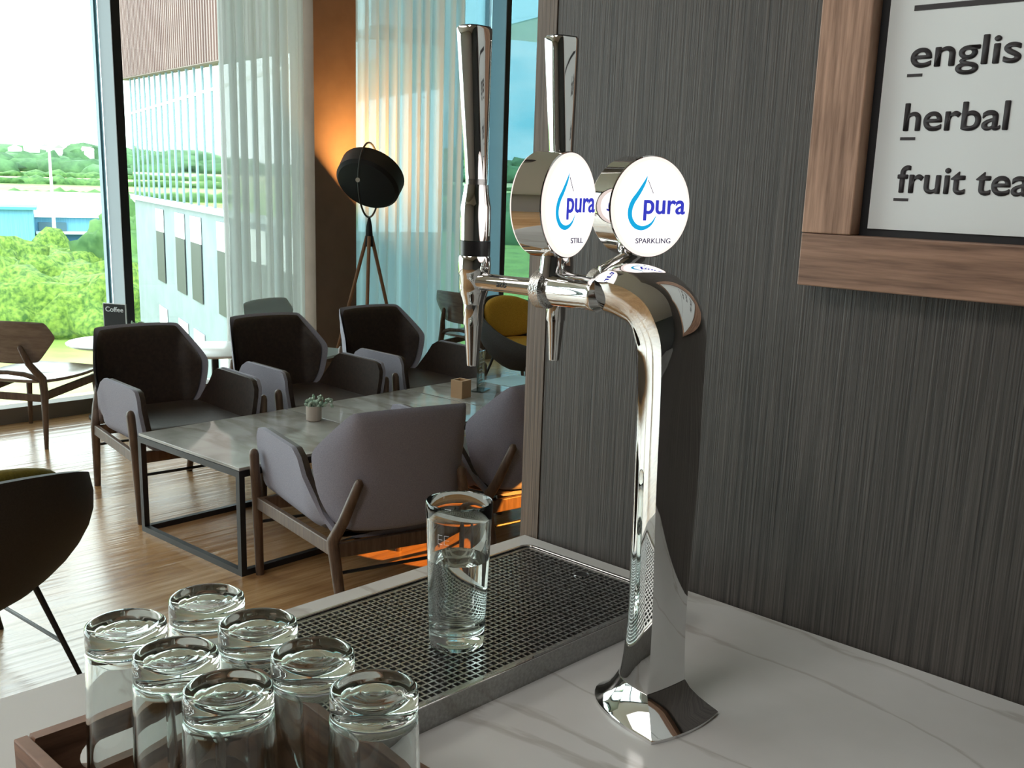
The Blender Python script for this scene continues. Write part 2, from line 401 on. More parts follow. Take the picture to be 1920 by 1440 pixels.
# ------------------------------------------------------------------ added ceiling fill panels, out of view
for k, (x, y, sx_, sy_) in enumerate(((-3.2, -1.6, 1.2, 2.4), (-.6, -1.4, 1.0, 1.0))):
    t = thing('ceiling_fill_panel', ['long added ceiling fill panel above the seating, out of view', 'square added ceiling fill panel in front of the bar, out of view'][k], 'ceiling light', (x, y, CEIL))
    MB().plate([(sx_ / 2 + .03, sy_ / 2 + .03), (-sx_ / 2 - .03, sy_ / 2 + .03), (-sx_ / 2 - .03, -sy_ / 2 - .03), (sx_ / 2 + .03, -sy_ / 2 - .03)],
               [(sx_ / 2, sy_ / 2), (-sx_ / 2, sy_ / 2), (-sx_ / 2, -sy_ / 2), (sx_ / 2, -sy_ / 2)], -.03).build('frame', white_paint, t)
    MB().box((-sx_ / 2, -sy_ / 2, -.02), (sx_ / 2, sy_ / 2, -.01)).build('diffuser', fill_glow, t)

# ------------------------------------------------------------------ curtains
def curtain(y0, y1, x, amp, wl, seed):
    r = random.Random(seed); rows = []; n = int((y1 - y0) / .008); zs = [.02, .8, 1.6, 2.4, CEIL - .03]
    ph = [r.uniform(0, 6.28) for _ in range(4)]
    for zi, z in enumerate(zs):
        row = []
        for i in range(n + 1):
            y = y0 + (y1 - y0) * i / n; t = (y - y0)
            sway = .25 * math.sin(z * 1.1 + ph[3] + t * 2)
            d = amp * math.sin(2 * math.pi * t / wl + ph[0] + sway + .8 * math.sin(2 * math.pi * t / (wl * 3.7) + ph[1])) + .35 * amp * math.sin(2 * math.pi * t / (wl * .43) + ph[2])
            row.append((x + d, y, z))
        rows.append(row)
    return MB().grid(rows)
c1 = curtain(3.74, 4.39, -6.27, .055, .082, 3).build('curtain', sheer, smooth=180, origin=(-6.26, 4.2, .02))
tag(c1, 'sheer white pleated curtain left of the brown column', 'curtain', 'sheer window curtains')
c2 = curtain(4.83, 5.92, -6.28, .045, .105, 9).build('curtain', sheer, smooth=180, origin=(-6.28, 5.45, .02))
tag(c2, 'sheer white curtain right of the brown column behind the floor lamp', 'curtain', 'sheer window curtains')

# ------------------------------------------------------------------ bar counter
bar = thing('bar_counter', 'white marble topped bar counter along the dark panelled wall', 'counter', (-.83, -.05, 0))
MB().box((0, 0, CZ - .03), (2.6, WY + .05 - .002, CZ)).build('worktop', marble_m, bar, bevel=.002)
MB().box((.04, .04, 0), (2.6, WY + .05 - .004, CZ - .031)).build('front_panel', panel_wood, bar)

# ------------------------------------------------------------------ drip tray
tx0, tx1, ty0, ty1 = -.762, -.556, .432, .831
tray = thing('drip_tray', 'stainless steel drip tray with square mesh grate under the taps', 'drip tray', ((tx0 + tx1) / 2, (ty0 + ty1) / 2, CZ))
W2, H2 = (tx1 - tx0) / 2, (ty1 - ty0) / 2
TH = .022
def trr(inset, r): return rrect(2 * (W2 - inset), 2 * (H2 - inset), r, 8)
MB().plate(trr(0, .012), trr(.0022, .010), TH).build('pan_wall', brushed, tray, smooth=30)
MB().plate(trr(-.0003, .0123), trr(.0034, .009), .0016, Matrix.Translation((0, 0, TH - .001))).build('rim_bead', chrome, tray, smooth=30, bevel=.0006)
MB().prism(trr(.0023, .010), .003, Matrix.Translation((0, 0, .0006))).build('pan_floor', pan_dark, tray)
g = MB(); p = .0069; zg = TH - .0036; gi = .0035
gx, gy = W2 - .0085, H2 - .0085
nx = int(2 * gx / p); ny = int(2 * gy / p)
for i in range(nx + 1):
    x = -gx + 2 * gx * i / nx; g.box((x - .0009, -gy, zg), (x + .0009, gy, zg + .0022))
for j in range(ny + 1):
    y = -gy + 2 * gy * j / ny; g.box((-gx, y - .0009, zg), (gx, y + .0009, zg + .0020))
g.plate(trr(gi, .009), trr(.0095, .004), .0023, Matrix.Translation((0, 0, zg)))
g.build('grate', grate_steel, tray)
fx, fy = -.660 - (tx0 + tx1) / 2, .806 - (ty0 + ty1) / 2
MB().lathe([(.0072, zg + .0005), (.0072, zg + .0030), (.0084, zg + .0030), (.0084, zg + .0005)], 28, Matrix.Translation((fx, fy, 0)), closed=True).build('finger_hole', chrome, tray, smooth=40)
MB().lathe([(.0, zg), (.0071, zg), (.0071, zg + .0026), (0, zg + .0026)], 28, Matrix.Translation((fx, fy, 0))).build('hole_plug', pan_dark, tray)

# ------------------------------------------------------------------ tumblers
GH, RR, RB = .132, .0291, .0246
def glass_profile():
    prof = [(0.0001, .0034), (.005, .0032), (.0062, .0026), (.0075, .0030), (.0125, .0026), (.0140, .0018), (.0155, .0021), (.0195, .0006), (.0225, 0.0), (.0242, .0012), (.0246, .004), (.0247, .013), (.0243, .0145), (.0249, .018)]
    for i in range(1, 9): z = .018 + (GH - .0195) * i / 8; prof.append((.0249 + (RR - .0249) * i / 8, z))
    prof += [(RR - .0003, GH - .0006), (RR - .0009, GH), (RR - .0015, GH - .0007)]
    for i in range(7, -1, -1): z = .021 + (GH - .0225) * i / 8; prof.append((.0229 + (RR - .0018 - .0229) * i / 8, z))
    prof += [(.0222, .0165), (.0200, .0140), (.014, .0125), (.0001, .0118)]
    return prof
def make_glass(label, loc, group=None, flip=False):
    t = thing('drinking_glass', label, 'glass', loc, 0, group)
    M = Matrix.Translation((0, 0, GH)) @ Matrix.Rotation(math.pi, 4, 'X') if flip else None
    MB().lathe(glass_profile(), 64, M).build('glass_body', tumbler_glass, t, smooth=50)
    return t
GZ = CZ + zg + .0025
wg = make_glass('clear glass half full of sparkling water standing on the drip tray', (-.6265, .5945, GZ))
lvl = .080
def ir(z): return .0229 + (RR - .0018 - .0229) * (z - .021) / (GH - .0225) + .00015
MB().lathe([(.0001, .0117), (.014, .0124), (.0200, .0139), (.0223, .0164), (.0230, .021)] + [(ir(.021 + (lvl - .021) * i / 6), .021 + (lvl - .021) * i / 6) for i in range(1, 7)] + [(.0001, lvl)], 64).build('water', water_m, wg, smooth=40)
bub = MB(); br_ = random.Random(5)
bubble_m = glass_mat('air_bubble', (1, 1, 1), .75)
etch = mat('etched_mark', (.7, .74, .75), .6)
a0 = math.atan2(-.5945, .6265) - R(38)
for i, (w_, h_) in enumerate(((.005, .006), (.004, .006))):
    for k in range(3):
        a = a0 + i * .22; z = .108 - k * .004; rr_ = RR - .0249 and (.0249 + (RR - .0249) * (z - .018) / (GH - .0195) + .0001)
        q = MB()
        pts = [(rr_ * math.cos(a + d), rr_ * math.sin(a + d), z) for d in (0, .05, .1, .15)]
        bub.tube(pts, .00022, 6)
    bub.tube([(rr_ * math.cos(a0 + i * .22), rr_ * math.sin(a0 + i * .22), zz) for zz in (.100, .104, .108)], .00022, 6)
bub.build('measure_mark', etch, wg)

crate_x0, crate_x1, crate_y0, crate_y1, CHT = -.650, -.372, .224, .3985, .06
crate = thing('serving_crate', 'reddish wooden crate with slot handles holding upturned glasses', 'crate', ((crate_x0 + crate_x1) / 2, (crate_y0 + crate_y1) / 2, CZ))
cw, cd, ct = (crate_x1 - crate_x0) / 2, (crate_y1 - crate_y0) / 2, .009
MB().box((-cw + ct, -cd + ct, 0.001), (cw - ct, cd - ct, .013)).build('base_board', crate_wood, crate)
for s in (-1, 1):
    y = s * (cd - ct / 2)
    MB().box((-cw, y - ct / 2, 0), (cw, y + ct / 2, CHT)).build('side_board', crate_wood, crate, bevel=.001)
def stadium(w_, h_, n):
    # sample by angle against the rounded slot
    out = []
    for k in range(n):
        a = 2 * math.pi * k / n; d = Vector((math.cos(a), math.sin(a))); t = 0.0
        lo, hi = 0.0, 1.0
        for _ in range(40):
            m_ = (lo + hi) / 2; q = d * m_; cx = max(-w_ / 2 + h_ / 2, min(w_ / 2 - h_ / 2, q.x))
            if (q - Vector((cx, 0))).length < h_ / 2: lo = m_
            else: hi = m_
        out.append((d.x * lo, d.y * lo))
    return out
def rect_by_angle(w_, h_, n, dy=0):
    out = []
    for k in range(n):
        a = 2 * math.pi * k / n; c, s = math.cos(a), math.sin(a)
        t = min((w_ / 2) / abs(c) if abs(c) > 1e-9 else 9, ((h_ / 2 + (dy if s > 0 else -dy)) / abs(s)) if abs(s) > 1e-9 else 9)
        out.append((c * t, s * t))
    return out
for s in (-1, 1):
    x = s * (cw - ct / 2) - ct / 2
    inn = stadium(.098, .021, 96); out = rect_by_angle(2 * cd - 2 * ct, CHT, 96, -.004)
    M = frame_m((0, 1, 0), (0, 0, 1), (1, 0, 0), (x, 0, CHT / 2 + .004))
    MB().plate(out, inn, ct, M).build('handle_board', crate_wood, crate)
gl = [(-.5955, .3345, 'upturned glass on the crate at the back left, furthest from the tap column'),
      (-.537, .3365, 'upturned glass in the back row of the crate, second from the left'),
      (-.4778, .3362, 'upturned glass in the back row of the crate, in front of the tray corner'),
      (-.4192, .3355, 'upturned glass at the right end of the back row, nearest the tap column'),
      (-.5905, .2755, 'upturned glass in the left corner of the crate over the slot handle'),
      (-.532, .2775, 'upturned glass in the middle of the front row of the crate'),
      (-.4735, .277, 'upturned glass nearest the viewer at the right of the front row')]
for i, (x, y, lb) in enumerate(gl):
    if i == 0: g0 = make_glass(lb, (x, y, CZ + .0135), 'upturned glasses in the crate', True)
    else: dup(g0, (x, y, CZ + .0135), rnd.uniform(0, 6), lb, 'upturned glasses in the crate')

# ------------------------------------------------------------------ tap tower
TC = Vector((-.454, .6535, CZ))
tf = Vector((-.994, .107, 0)).normalized(); ts = Vector((-.107, -.994, 0)).normalized()
tap = thing('water_tap_tower', 'chrome twin water tap tower with two round lit badges', 'water tap', TC)
def section(f, z, th, h, t, b, n1=10, n2=22, pw_=.8):
    # back edge (crease to crease, bulge b along the outward normal), then the belly
    nrm = (-math.cos(R(th)), math.sin(R(th)))          # in (f, z)
    pts = []
    def P(a, d): 
        v = tf * (f + nrm[0] * d) + ts * a; return Vector((v.x, v.y, z + nrm[1] * d))
    for i in range(n1):
        a = h - 2 * h * i / n1; pts.append(P(a, b * (1 - (a / h) ** 2)))
    for i in range(n2):
        ph = math.pi * i / n2; a = -h * math.cos(ph); pts.append(P(a, -t * math.sin(ph) ** pw_))
    return pts
st = [(-.0135, .0265, 0, .0225, .0480, .0012), (-.0130, .045, 0, .0212, .0435, .0012), (-.0120, .085, 0, .0203, .0400, .0014), (-.0112, .14, 0, .0220, .0395, .0018),
      (-.0106, .20, 0, .0240, .0395, .0020), (-.0095, .255, 1, .0242, .0400, .0026), (-.0085, .293, 6, .0250, .0420, .0050), (-.0060, .314, 18, .0265, .0425, .0080),
      (.0045, .334, 42, .0295, .0400, .0110), (.0200, .3445, 66, .0325, .0350, .0125), (.0400, .3490, 80, .0345, .0320, .0130), (.0570, .3500, 86, .0345, .0300, .0120)]
sts = crom(st, 5)
e = sts[-1]
sts += [(e[0] + .0035, e[1] - .0006, 88, e[3] * .96, e[4] * .94, e[5] * .95), (e[0] + .0055, e[1] - .003, 89, e[3] * .85, e[4] * .72, e[5] * .7), (e[0] + .006, e[1] - .006, 90, e[3] * .6, e[4] * .4, e[5] * .2)]
MB().rings([section(*s) for s in sts]).build('column', chrome, tap, smooth=38)
bs = [(-.0360, .0000, 0, .0395, .0930, .0060), (-.0365, .0030, 0, .0400, .0940, .0060), (-.0355, .0042, 0, .0392, .0925, .0055), (-.0300, .0090, 0, .0345, .0790, .0040), (-.0235, .0150, 0, .0292, .0665, .0030), (-.0175, .0215, 0, .0250, .0560, .0020), (-.0140, .0275, 0, .0228, .0486, .0014)]
MB().rings([section(*s) for s in bs]).build('flared_base', chrome, tap, smooth=28)
def arm_dir(deg): return Vector((-math.cos(R(deg)), math.sin(R(deg)), 0))
def along(o, d, prof, n=28):
    y = Vector((0, 0, 1)); x = d.cross(y).normalized(); return MB().lathe(prof, n, frame_m(x, y.cross(d).cross(x) if False else d.cross(x), d, o))
fixtures = ((.019, -3, .190, 0), (-.019, 11, .174, 1))
rubber = mat('black_band', (.012, .012, .013), .3)
for off, deg, Lr, idx in fixtures:
    d = arm_dir(deg); o = ts * off; za = .338
    q = o + d * Lr                                       # axis of the faucet, relative to the tower origin
    fa = along(o + Vector((0, 0, za)), d, [(.0001, .058), (.0135, .058), (.0135, .062), (.0128, .063), (.0128, .104), (.0118, .106), (.0001, .106)]).build('shank', chrome, tap, smooth=40)
    kr = MB(); x = d.cross(Vector((0, 0, 1))).normalized()
    kr = along(o + Vector((0, 0, za)), d, [(.0001, .106), (.0140, .106), (.0158, .1075), (.0158, .1165), (.0140, .118), (.0001, .118)], 40)
    ring = kr.build('knurled_ring', vary(mat('knurled_chrome', (.6, .6, .6), .22, 1.0), (.55, .55, .54), (.82, .82, .81), (1, 1, 1), 900, 1, bump=.6, bdist=.0006), fa, smooth=40)
    spout_arm = along(o + Vector((0, 0, za)), d, [(.0001, .117), (.0080, .117), (.0074, .126), (.0070, .15), (.0072, Lr - .016), (.0092, Lr - .008), (.0100, Lr - .002), (.0001, Lr - .001)]).build('spout_arm', chrome, fa, smooth=40)
    fm = Matrix.Translation(q)
    MB().lathe([(.0001, .402), (.0100, .402), (.0124, .397), (.0128, .3955), (.0128, .3725), (.0001, .3725)][::-1] if False else
               [(.0001, .372), (.0128, .372), (.0130, .386), (.0128, .400), (.0122, .4025), (.0105, .413), (.0102, .4165), (.0100, .418), (.0001, .418)], 36, fm).build('upper_collar', chrome, fa, smooth=35)
    MB().lathe([(.0001, .3595), (.0132, .3595), (.0133, .3715), (.0001, .3715)], 36, fm).build('black_band', rubber, fa, smooth=35)
    MB().lathe([(.0001, .318), (.0092, .318), (.0100, .322), (.0118, .327), (.0128, .332), (.0128, .3425), (.0136, .3440), (.0140, .350), (.0136, .3575), (.0128, .3592), (.0001, .3592)], 36, fm).build('valve_body', chrome, fa, smooth=35)
    MB().lathe([(.0001, .2645), (.0044, .2645), (.0049, .2655), (.0078, .2995), (.0086, .3010), (.0088, .3180), (.0001, .318)], 28, fm).build('nozzle', chrome, fa, smooth=30)
    MB().lathe([(.0001, .418), (.0092, .418), (.0094, .4225), (.0001, .4225)], 30, fm).build('neck_ring', brushed, fa, smooth=35)
    rings = []
    lean = Vector((-.57, .82, 0)).cross(Vector((0, 0, 1))).normalized()     # sideways
    for k in range(13):
        u = k / 12; z = .4225 + (.5405 - .4225) * u; ww = .0185 + .0095 * u ** .9; dd = .0180 + .0045 * u
        c = q - lean * (.0042 * u)
        rings.append([c + Vector((0, 0, z)) + d * (p_[0]) + x * (p_[1]) for p_ in rrect(dd, ww, min(dd, ww) * (.48 - .14 * u), 6)])
    tp = rings[-1]; cc = sum(tp, Vector()) / len(tp)
    rings.append([cc + (p_ - cc) * .965 + Vector((0, 0, .0014)) for p_ in tp]); rings.append([cc + (p_ - cc) * .90 + Vector((0, 0, .0018)) for p_ in tp])
    MB().rings(rings).build('tap_handle', chrome, fa, smooth=35)
    hc = cc + Vector((0, 0, .0018))
    MB().rings([[hc + (p_ - cc) * .88 + Vector((0, 0, h_)) for p_ in tp] for h_ in (-.0005, .0007)]).build('handle_cap', black_metal, fa)
    if idx == 0:
        vw = Vector((.57, -.82, 0)).normalized(); vw = (vw - d * vw.dot(d)).normalized(); up = (Vector((0, 0, 1)) * .96 + vw * .0); 
        xr = Vector((0, 0, 1)).cross(vw).normalized()
        text('maker_mark', 'ads', .0085, black_metal, frame_m(xr, (0, 0, 1), vw, o + d * .158 + vw * .0072 + Vector((0, 0, za - .0022))), spout_arm, width=.011, shear=.2, extrude=.0002)
# badges
for idx, (cx, cy, cz, nx_, ny_, word, nk) in enumerate(((-.5630, .6305, .4045, .986, .167, 'STILL', (-.563, .629)), (-.5395, .7115, .4045, .963, -.268, 'SPARKLING', (-.5565, .6925)))):
    n = Vector((nx_, ny_, 0)).normalized(); up = Vector((0, 0, 1)); rt = up.cross(n).normalized()
    c = Vector((cx, cy, CZ + cz)) - TC; T = .0285
    FM = frame_m(rt, up, n, c)
    bd = MB().lathe([(.0001, -T / 2), (.0395, -T / 2), (.0410, -T / 2 + .0012), (.0410, T / 2 - .0012), (.0395, T / 2), (.0001, T / 2)], 72, FM).build('badge_housing', chrome, tap, smooth=40)
    bd['label'] = 'chrome round housing of the %s water badge' % word.lower()
    for s in (1, -1):
        MB().lathe([(.0001, s * (T / 2 + .0034)), (.030, s * (T / 2 + .0028)), (.0372, s * (T / 2 + .0016)), (.0374, s * (T / 2 - .0002)), (.0001, s * (T / 2 - .0002))], 72, FM).build('lit_face', badge_lit, bd, smooth=60)
        MB().lathe([(.0374, s * (T / 2 - .0002)), (.0374, s * (T / 2 + .0017)), (.0390, s * (T / 2 + .0013)), (.0402, s * (T / 2 + .0004)), (.0400, s * (T / 2 - .0002))], 72, FM, closed=True).build('lit_rim', badge_edge, bd, smooth=60)
    fz = T / 2 + .0035
    LM = FM @ Matrix.Translation((0, 0, fz))
    # water drop outline: thick on the left, open on the right
    cen = [(-.0079, .0245, .0003), (-.0105, .0190, .0013), (-.0158, .0110, .0019), (-.0212, .0040, .0022), (-.0236, -.0030, .0022), (-.0226, -.0095, .0021), (-.0180, -.0148, .0020), (-.0115, -.0168, .0018), (-.0052, -.0155, .0014), (-.0005, -.0122, .0009), (.0030, -.0070, .0003)]
    cs = crom(cen, 5); lf, rg = [], []
    for i in range(len(cs)):
        a = cs[max(i - 1, 0)]; b = cs[min(i + 1, len(cs) - 1)]; tx, ty = b[0] - a[0], b[1] - a[1]; l = math.hypot(tx, ty)
        nx2, ny2 = -ty / l, tx / l
        lf.append((cs[i][0] + nx2 * cs[i][2], cs[i][1] + ny2 * cs[i][2], .0003)); rg.append((cs[i][0] - nx2 * cs[i][2], cs[i][1] - ny2 * cs[i][2], .0003))
    MB().grid([[LM @ Vector(p) for p in lf], [LM @ Vector(p) for p in rg]]).build('drop_logo', logo_cyan, bd)
    MB().tube([LM @ Vector((-.0070, .0215, .0003)), LM @ Vector((-.0010, .0110, .0003))], .00028, 6).build('drop_stroke', logo_grey, bd)
    text('brand_lettering', 'pura', .0232, logo_blue, LM @ Matrix.Translation((-.0098, -.0050, .0002)), bd, offset=.022, width=.0425)
    text('flavour_lettering', word, .0058, logo_grey, LM @ Matrix.Translation((-.0020 if word == 'STILL' else -.0165, -.0290, .0002)), bd, width=.0185 if word == 'STILL' else .0360, offset=.012)
    a = Vector((nk[0], nk[1], CZ)) - TC
    base = a + Vector((0, 0, .347)); top = c - up * .0385
    MB().tube([base - up * .006, base + up * .002, base * .5 + top * .5, top, top + up * .004], [.0085, .0095, .0088, .0088, .0085], 20).build('badge_neck', chrome, bd, smooth=40)

# ------------------------------------------------------------------ framed menu board
sx0, sx1, sz0, sz1 = -.481, .14, 1.4175, 2.15; fw = .0475
board = thing('menu_board', 'white tea menu board in a rustic oak frame on the panelled wall', 'sign', (sx0, WY, sz0))
MB().box((0, -.024, 0), (sx1 - sx0, -.001, .0470)).build('bottom_rail', frame_wood_h, board, bevel=.0012)
MB().box((0, -.024, sz1 - sz0 - .047), (sx1 - sx0, -.001, sz1 - sz0)).build('top_rail', frame_wood_h, board, bevel=.0012)
for s in (0, 1):
    x = 0 if s == 0 else sx1 - sx0 - .0475
    MB().box((x, -.0245, .0474), (x + .0475, -.001, sz1 - sz0 - .0474)).build('stile', frame_wood, board, bevel=.0012)
MB().box((.046, -.008, .046), (sx1 - sx0 - .046, -.002, sz1 - sz0 - .046)).build('shadow_gap', mullion_d, board)
pp = MB().box((.0555, -.0095, .0535), (sx1 - sx0 - .0555, -.0082, sz1 - sz0 - .0535)).build('paper_sheet', paper, board)
def onboard(x, z): return frame_m((1, 0, 0), (0, 0, 1), (0, -1, 0), (x - sx0, -.0096, z - sz0))
for body, z, wd, und in (('english', 1.6050, .1075, 1.5972), ('herbal', 1.5540, .0850, 1.5460), ('fruit tea', 1.5030, .1080, 1.4955)):
    text('lettering', body, .0315, ink, onboard(-.4025, z), pp, offset=.024, width=wd)
    MB().box((-.4045 - sx0, -.0099, und - sz0), (-.3915 - sx0, -.0095, und + .0024 - sz0)).build('underline', ink, pp)
MB().box((-.4045 - sx0, -.0099, 1.6495 - sz0), (.06 - sx0, -.0095, 1.6538 - sz0)).build('rule_line', ink, pp)

# ------------------------------------------------------------------ lounge chairs
def pad(outline, xfun, th, off, rings=7):
    # rounded pad: outline in (w, z); xfun gives the depth of the mid surface
    n = len(outline); cw_ = sum(p[0] for p in outline) / n; cz_ = sum(p[1] for p in outline) / n
    m = MB(); fr, bk = [], []
    ss = [.15, .4, .65, .82, .92, .975, 1.0]
    for s in ss:
        hh = th / 2 * max(0.0, 1 - s ** 8) ** .5
        a, b = [], []
        for p in outline:
            y, z = cw_ + (p[0] - cw_) * s, cz_ + (p[1] - cz_) * s
            x = xfun(y, z) + off; a.append((x + hh, y, z)); b.append((x - hh, y, z))
        fr.append(a); bk.append(b)
    m.rings(fr + bk[::-1][1:], cap=True)
    return m
back_out = bspline_loop([(.13, .775), (.215, .770), (.225, .765), (.298, .62), (.300, .59), (.285, .46), (.24, .365), (.225, .358), (.12, .345), (0, .343), (-.12, .345), (-.225, .358), (-.24, .365), (-.285, .46), (-.300, .59), (-.298, .62), (-.225, .765), (-.215, .770), (-.13, .775), (0, .776)], 5)
back_out = [(p[0] * .945, p[1]) for p in back_out]
back_in = [(p[0] * .91, .55 + (p[1] - .55) * .955) for p in back_out]
def back_x(y, z):
    e = max(0.0, abs(y) - .195 + .10 * max(0, .50 - z))
    return -.345 - (z - .33) * .16 + .45 * y * y + 1.9 * e * e / (e + .018)
def arm_shell(inset, th, top):
    rows = []
    xs = [-.325, -.30, -.255, -.21, -.165, -.12, -.07, -.04, .02, .10, .18, .25, .285, .30, .305]
    for x in xs:
        if x < -.07: t = (x + .325) / .255; H = .335 + (.588 - .335) * (t * t * (3 - 2 * t))
        else: H = .588 + .006 * (x + .07)
        if x > .27: H -= ((x - .27) / .035) ** 2 * .045
        H -= top
        sq = .80 + .20 * min(1, (x + .325) / .16)
        wtop, wbot = .296 * sq - inset, .270 * sq - inset; zb = .318 + inset; r = .07 - inset * .6
        prof = [(wtop - .004, H)]
        H2 = max(H, zb + r + .002)
        for k in range(1, 5): u = k / 4; prof.append((wtop + (wbot - wtop) * u, H2 + (zb + r - H2) * u if H > zb + r else H - .0005 * k))
        for k in range(1, 7):
            a = math.pi / 2 * k / 6; zz = zb + r - r * math.sin(a); prof.append((wbot - r + r * math.cos(a), min(zz, H - .002)))
        prof.append((.10, zb - .002)); prof.append((0, zb - .004))
        full = prof + [(-y, z) for y, z in prof[-2::-1]]
        # inward offset copy
        n = len(full); ins = []
        for i in range(n):
            a = full[max(i - 1, 0)]; b = full[min(i + 1, n - 1)]; ty, tz = b[0] - a[0], b[1] - a[1]; l = math.hypot(ty, tz) or 1
            ny_, nz_ = (tz / l, -ty / l); ins.append((full[i][0] + ny_ * th, full[i][1] + nz_ * th + (.0 if 0 < i < n - 1 else 0)))
        rows.append([(x, y, z) for y, z in full] + [(x, y, z) for y, z in ins[::-1]])
    return MB().rings(rows)
def make_chair(label, loc, rz, group):
    t = thing('lounge_chair', label, 'chair', loc, rz, group)
    pad(back_out, back_x, .030, -.012).build('back_shell', fabric, t, smooth=60)
    pad(back_in, back_x, .034, .016).build('back_lining', leather, t, smooth=60)
    arm_shell(0, .016, 0).build('seat_shell', fabric, t, smooth=50)
    arm_shell(.0165, .022, .004).build('seat_lining', leather, t, smooth=50)
    cu = MB()
    pts = rrect(.56, .48, .07, 5, .0, 0)
    cu.rings([[(x * k, y * k, z) for x, y in pts] for z, k in ((.334, .98), (.35, 1.0), (.385, 1.0), (.402, .97), (.408, .88))]).build('seat_cushion', leather, t, smooth=50)
    for s in (1, -1):
        MB().tube([(.293, s * .295, 0), (.285, s * .302, .30), (.278, s * .312, .485), (.277, s * .313, .500), (.277, s * .313, .506)], [.0155, .019, .0185, .014, .006], 14).build('front_leg', walnut, t, smooth=50)
        MB().tube([(-.395, s * .235, 0), (-.335, s * .250, .30), (-.330, s * .250, .325), (-.368, s * .228, .40), (-.408, s * .19, .535), (-.409, s * .189, .547)], [.0155, .0205, .021, .019, .016, .008], 14).build('rear_leg', walnut, t, smooth=50)
        MB().beam((-.332, s * .250, .295), (.283, s * .300, .295), .02, .048).build('side_rail', walnut, t, bevel=.003)
    MB().beam((-.335, -.248, .290), (-.335, .248, .290), .02, .05).build('rear_rail', walnut, t, bevel=.003)
    MB().beam((.27, -.295, .290), (.27, .295, .290), .02, .05).build('front_rail', walnut, t, bevel=.003)
    MB().tube([(.285, -.295, .215), (.285, .295, .215)], .0065, 8).build('stretcher', black_metal, t)
    MB().tube([(-.352, -.244, .215), (-.352, .244, .215)], .0065, 8).build('stretcher', black_metal, t)
    return t
cg = 'lavender lounge chairs around the low marble tables'
ch0 = make_chair('lavender and brown lounge chair at the far left corner of the low marble table', (-4.425, 2.355, 0), R(-5), cg)
dup(ch0, (-4.445, 3.10, 0), R(-4), 'lavender and black lounge chair in the middle of the far row, behind the potted succulent', cg)
dup(ch0, (-4.465, 3.83, 0), R(-3), 'lavender and black lounge chair in front of the tripod floor lamp', cg)
dup(ch0, (-2.955, 2.305, 0), R(166), 'lavender lounge chair seen from behind, nearest the bar and the water glass', cg)
dup(ch0, (-2.995, 3.0, 0), R(172), 'lavender lounge chair seen from behind, partly hidden by the panelled wall edge', cg)

# ------------------------------------------------------------------ low tables
def make_table(label, loc, rz):
    t = thing('low_table', label, 'table', loc, rz, 'low marble tables in a row')
    a, b, h, q = .372, .376, .43, .024
    MB().box((-a + .004, -b + .004, h - .012), (a - .004, b - .004, h)).build('marble_top', table_marble, t, bevel=.001)
    f = MB()
    for s in (-1, 1):
        f.box((-a, s * (b - q / 2) - q / 2, h - .013 - q), (a, s * (b - q / 2) + q / 2, h - .0125))
        f.box((s * (a - q / 2) - q / 2, -b + q, h - .013 - q), (s * (a - q / 2) + q / 2, b - q, h - .0125))
    f.build('top_frame', black_metal, t)
    for s in (-1, 1):
        for r in (-1, 1):
            x, y = s * (a - q / 2), r * (b - q / 2)
            MB().box((x - q / 2, y - q / 2, 0), (x + q / 2, y + q / 2, h - .013 - q)).build('leg', black_metal, t)
    for s in (-1, 1):
        MB().box((-a + q, s * (b - q / 2) - q / 2, 0), (a - q, s * (b - q / 2) + q / 2, q)).build('bottom_bar', black_metal, t)
        MB().box((s * (a - q / 2) - q / 2, -b + q, 0), (s * (a - q / 2) + q / 2, b - q, q)).build('bottom_bar', black_metal, t)
    return t
tb0 = make_table('black framed low marble table nearest the window end of the row, open on its left', (-3.715, 2.385, 0), R(2))
dup(tb0, (-3.742, 3.141, 0), R(2), 'black framed low marble table in the middle of the row, behind the nearest lounge chair')
dup(tb0, (-3.768, 3.897, 0), R(2), 'black framed low marble table at the right end of the row by the panelled wall')
TZ = .43
# planter
pl = thing('potted_succulent', 'small beige pot of pale succulent on the low marble table', 'plant', (-3.82, 2.71, TZ))
MB().lathe([(.0001, 0), (.031, 0), (.0345, .004), (.0355, .066), (.0345, .069), (.032, .067), (.031, .055), (.0001, .055)], 28).build('pot', ceramic, pl, smooth=40)
lv = MB(); r2 = random.Random(11)
for k in range(46):
    a = r2.uniform(0, 6.28); el = r2.uniform(.15, 1.4); ln = r2.uniform(.02, .065); tip = Vector((math.cos(a) * math.cos(el) * ln * 1.25 + .012, math.sin(a) * math.cos(el) * ln * 1.25 + .010, .062 + math.sin(el) * ln * .85))
    d = Vector((r2.uniform(-1, 1), r2.uniform(-1, 1), r2.uniform(.0, 1))).normalized() * .012
    lv.tube([tip - d, tip - d * .3, tip + d * .5, tip + d], [.002, .0075, .006, .001], 7)
    if k % 3 == 0: lv.tube([(0, 0, .055), (tip.x * .5, tip.y * .5, .065), tip], .0013, 5)
lv.build('foliage', leaf_m, pl, smooth=60)
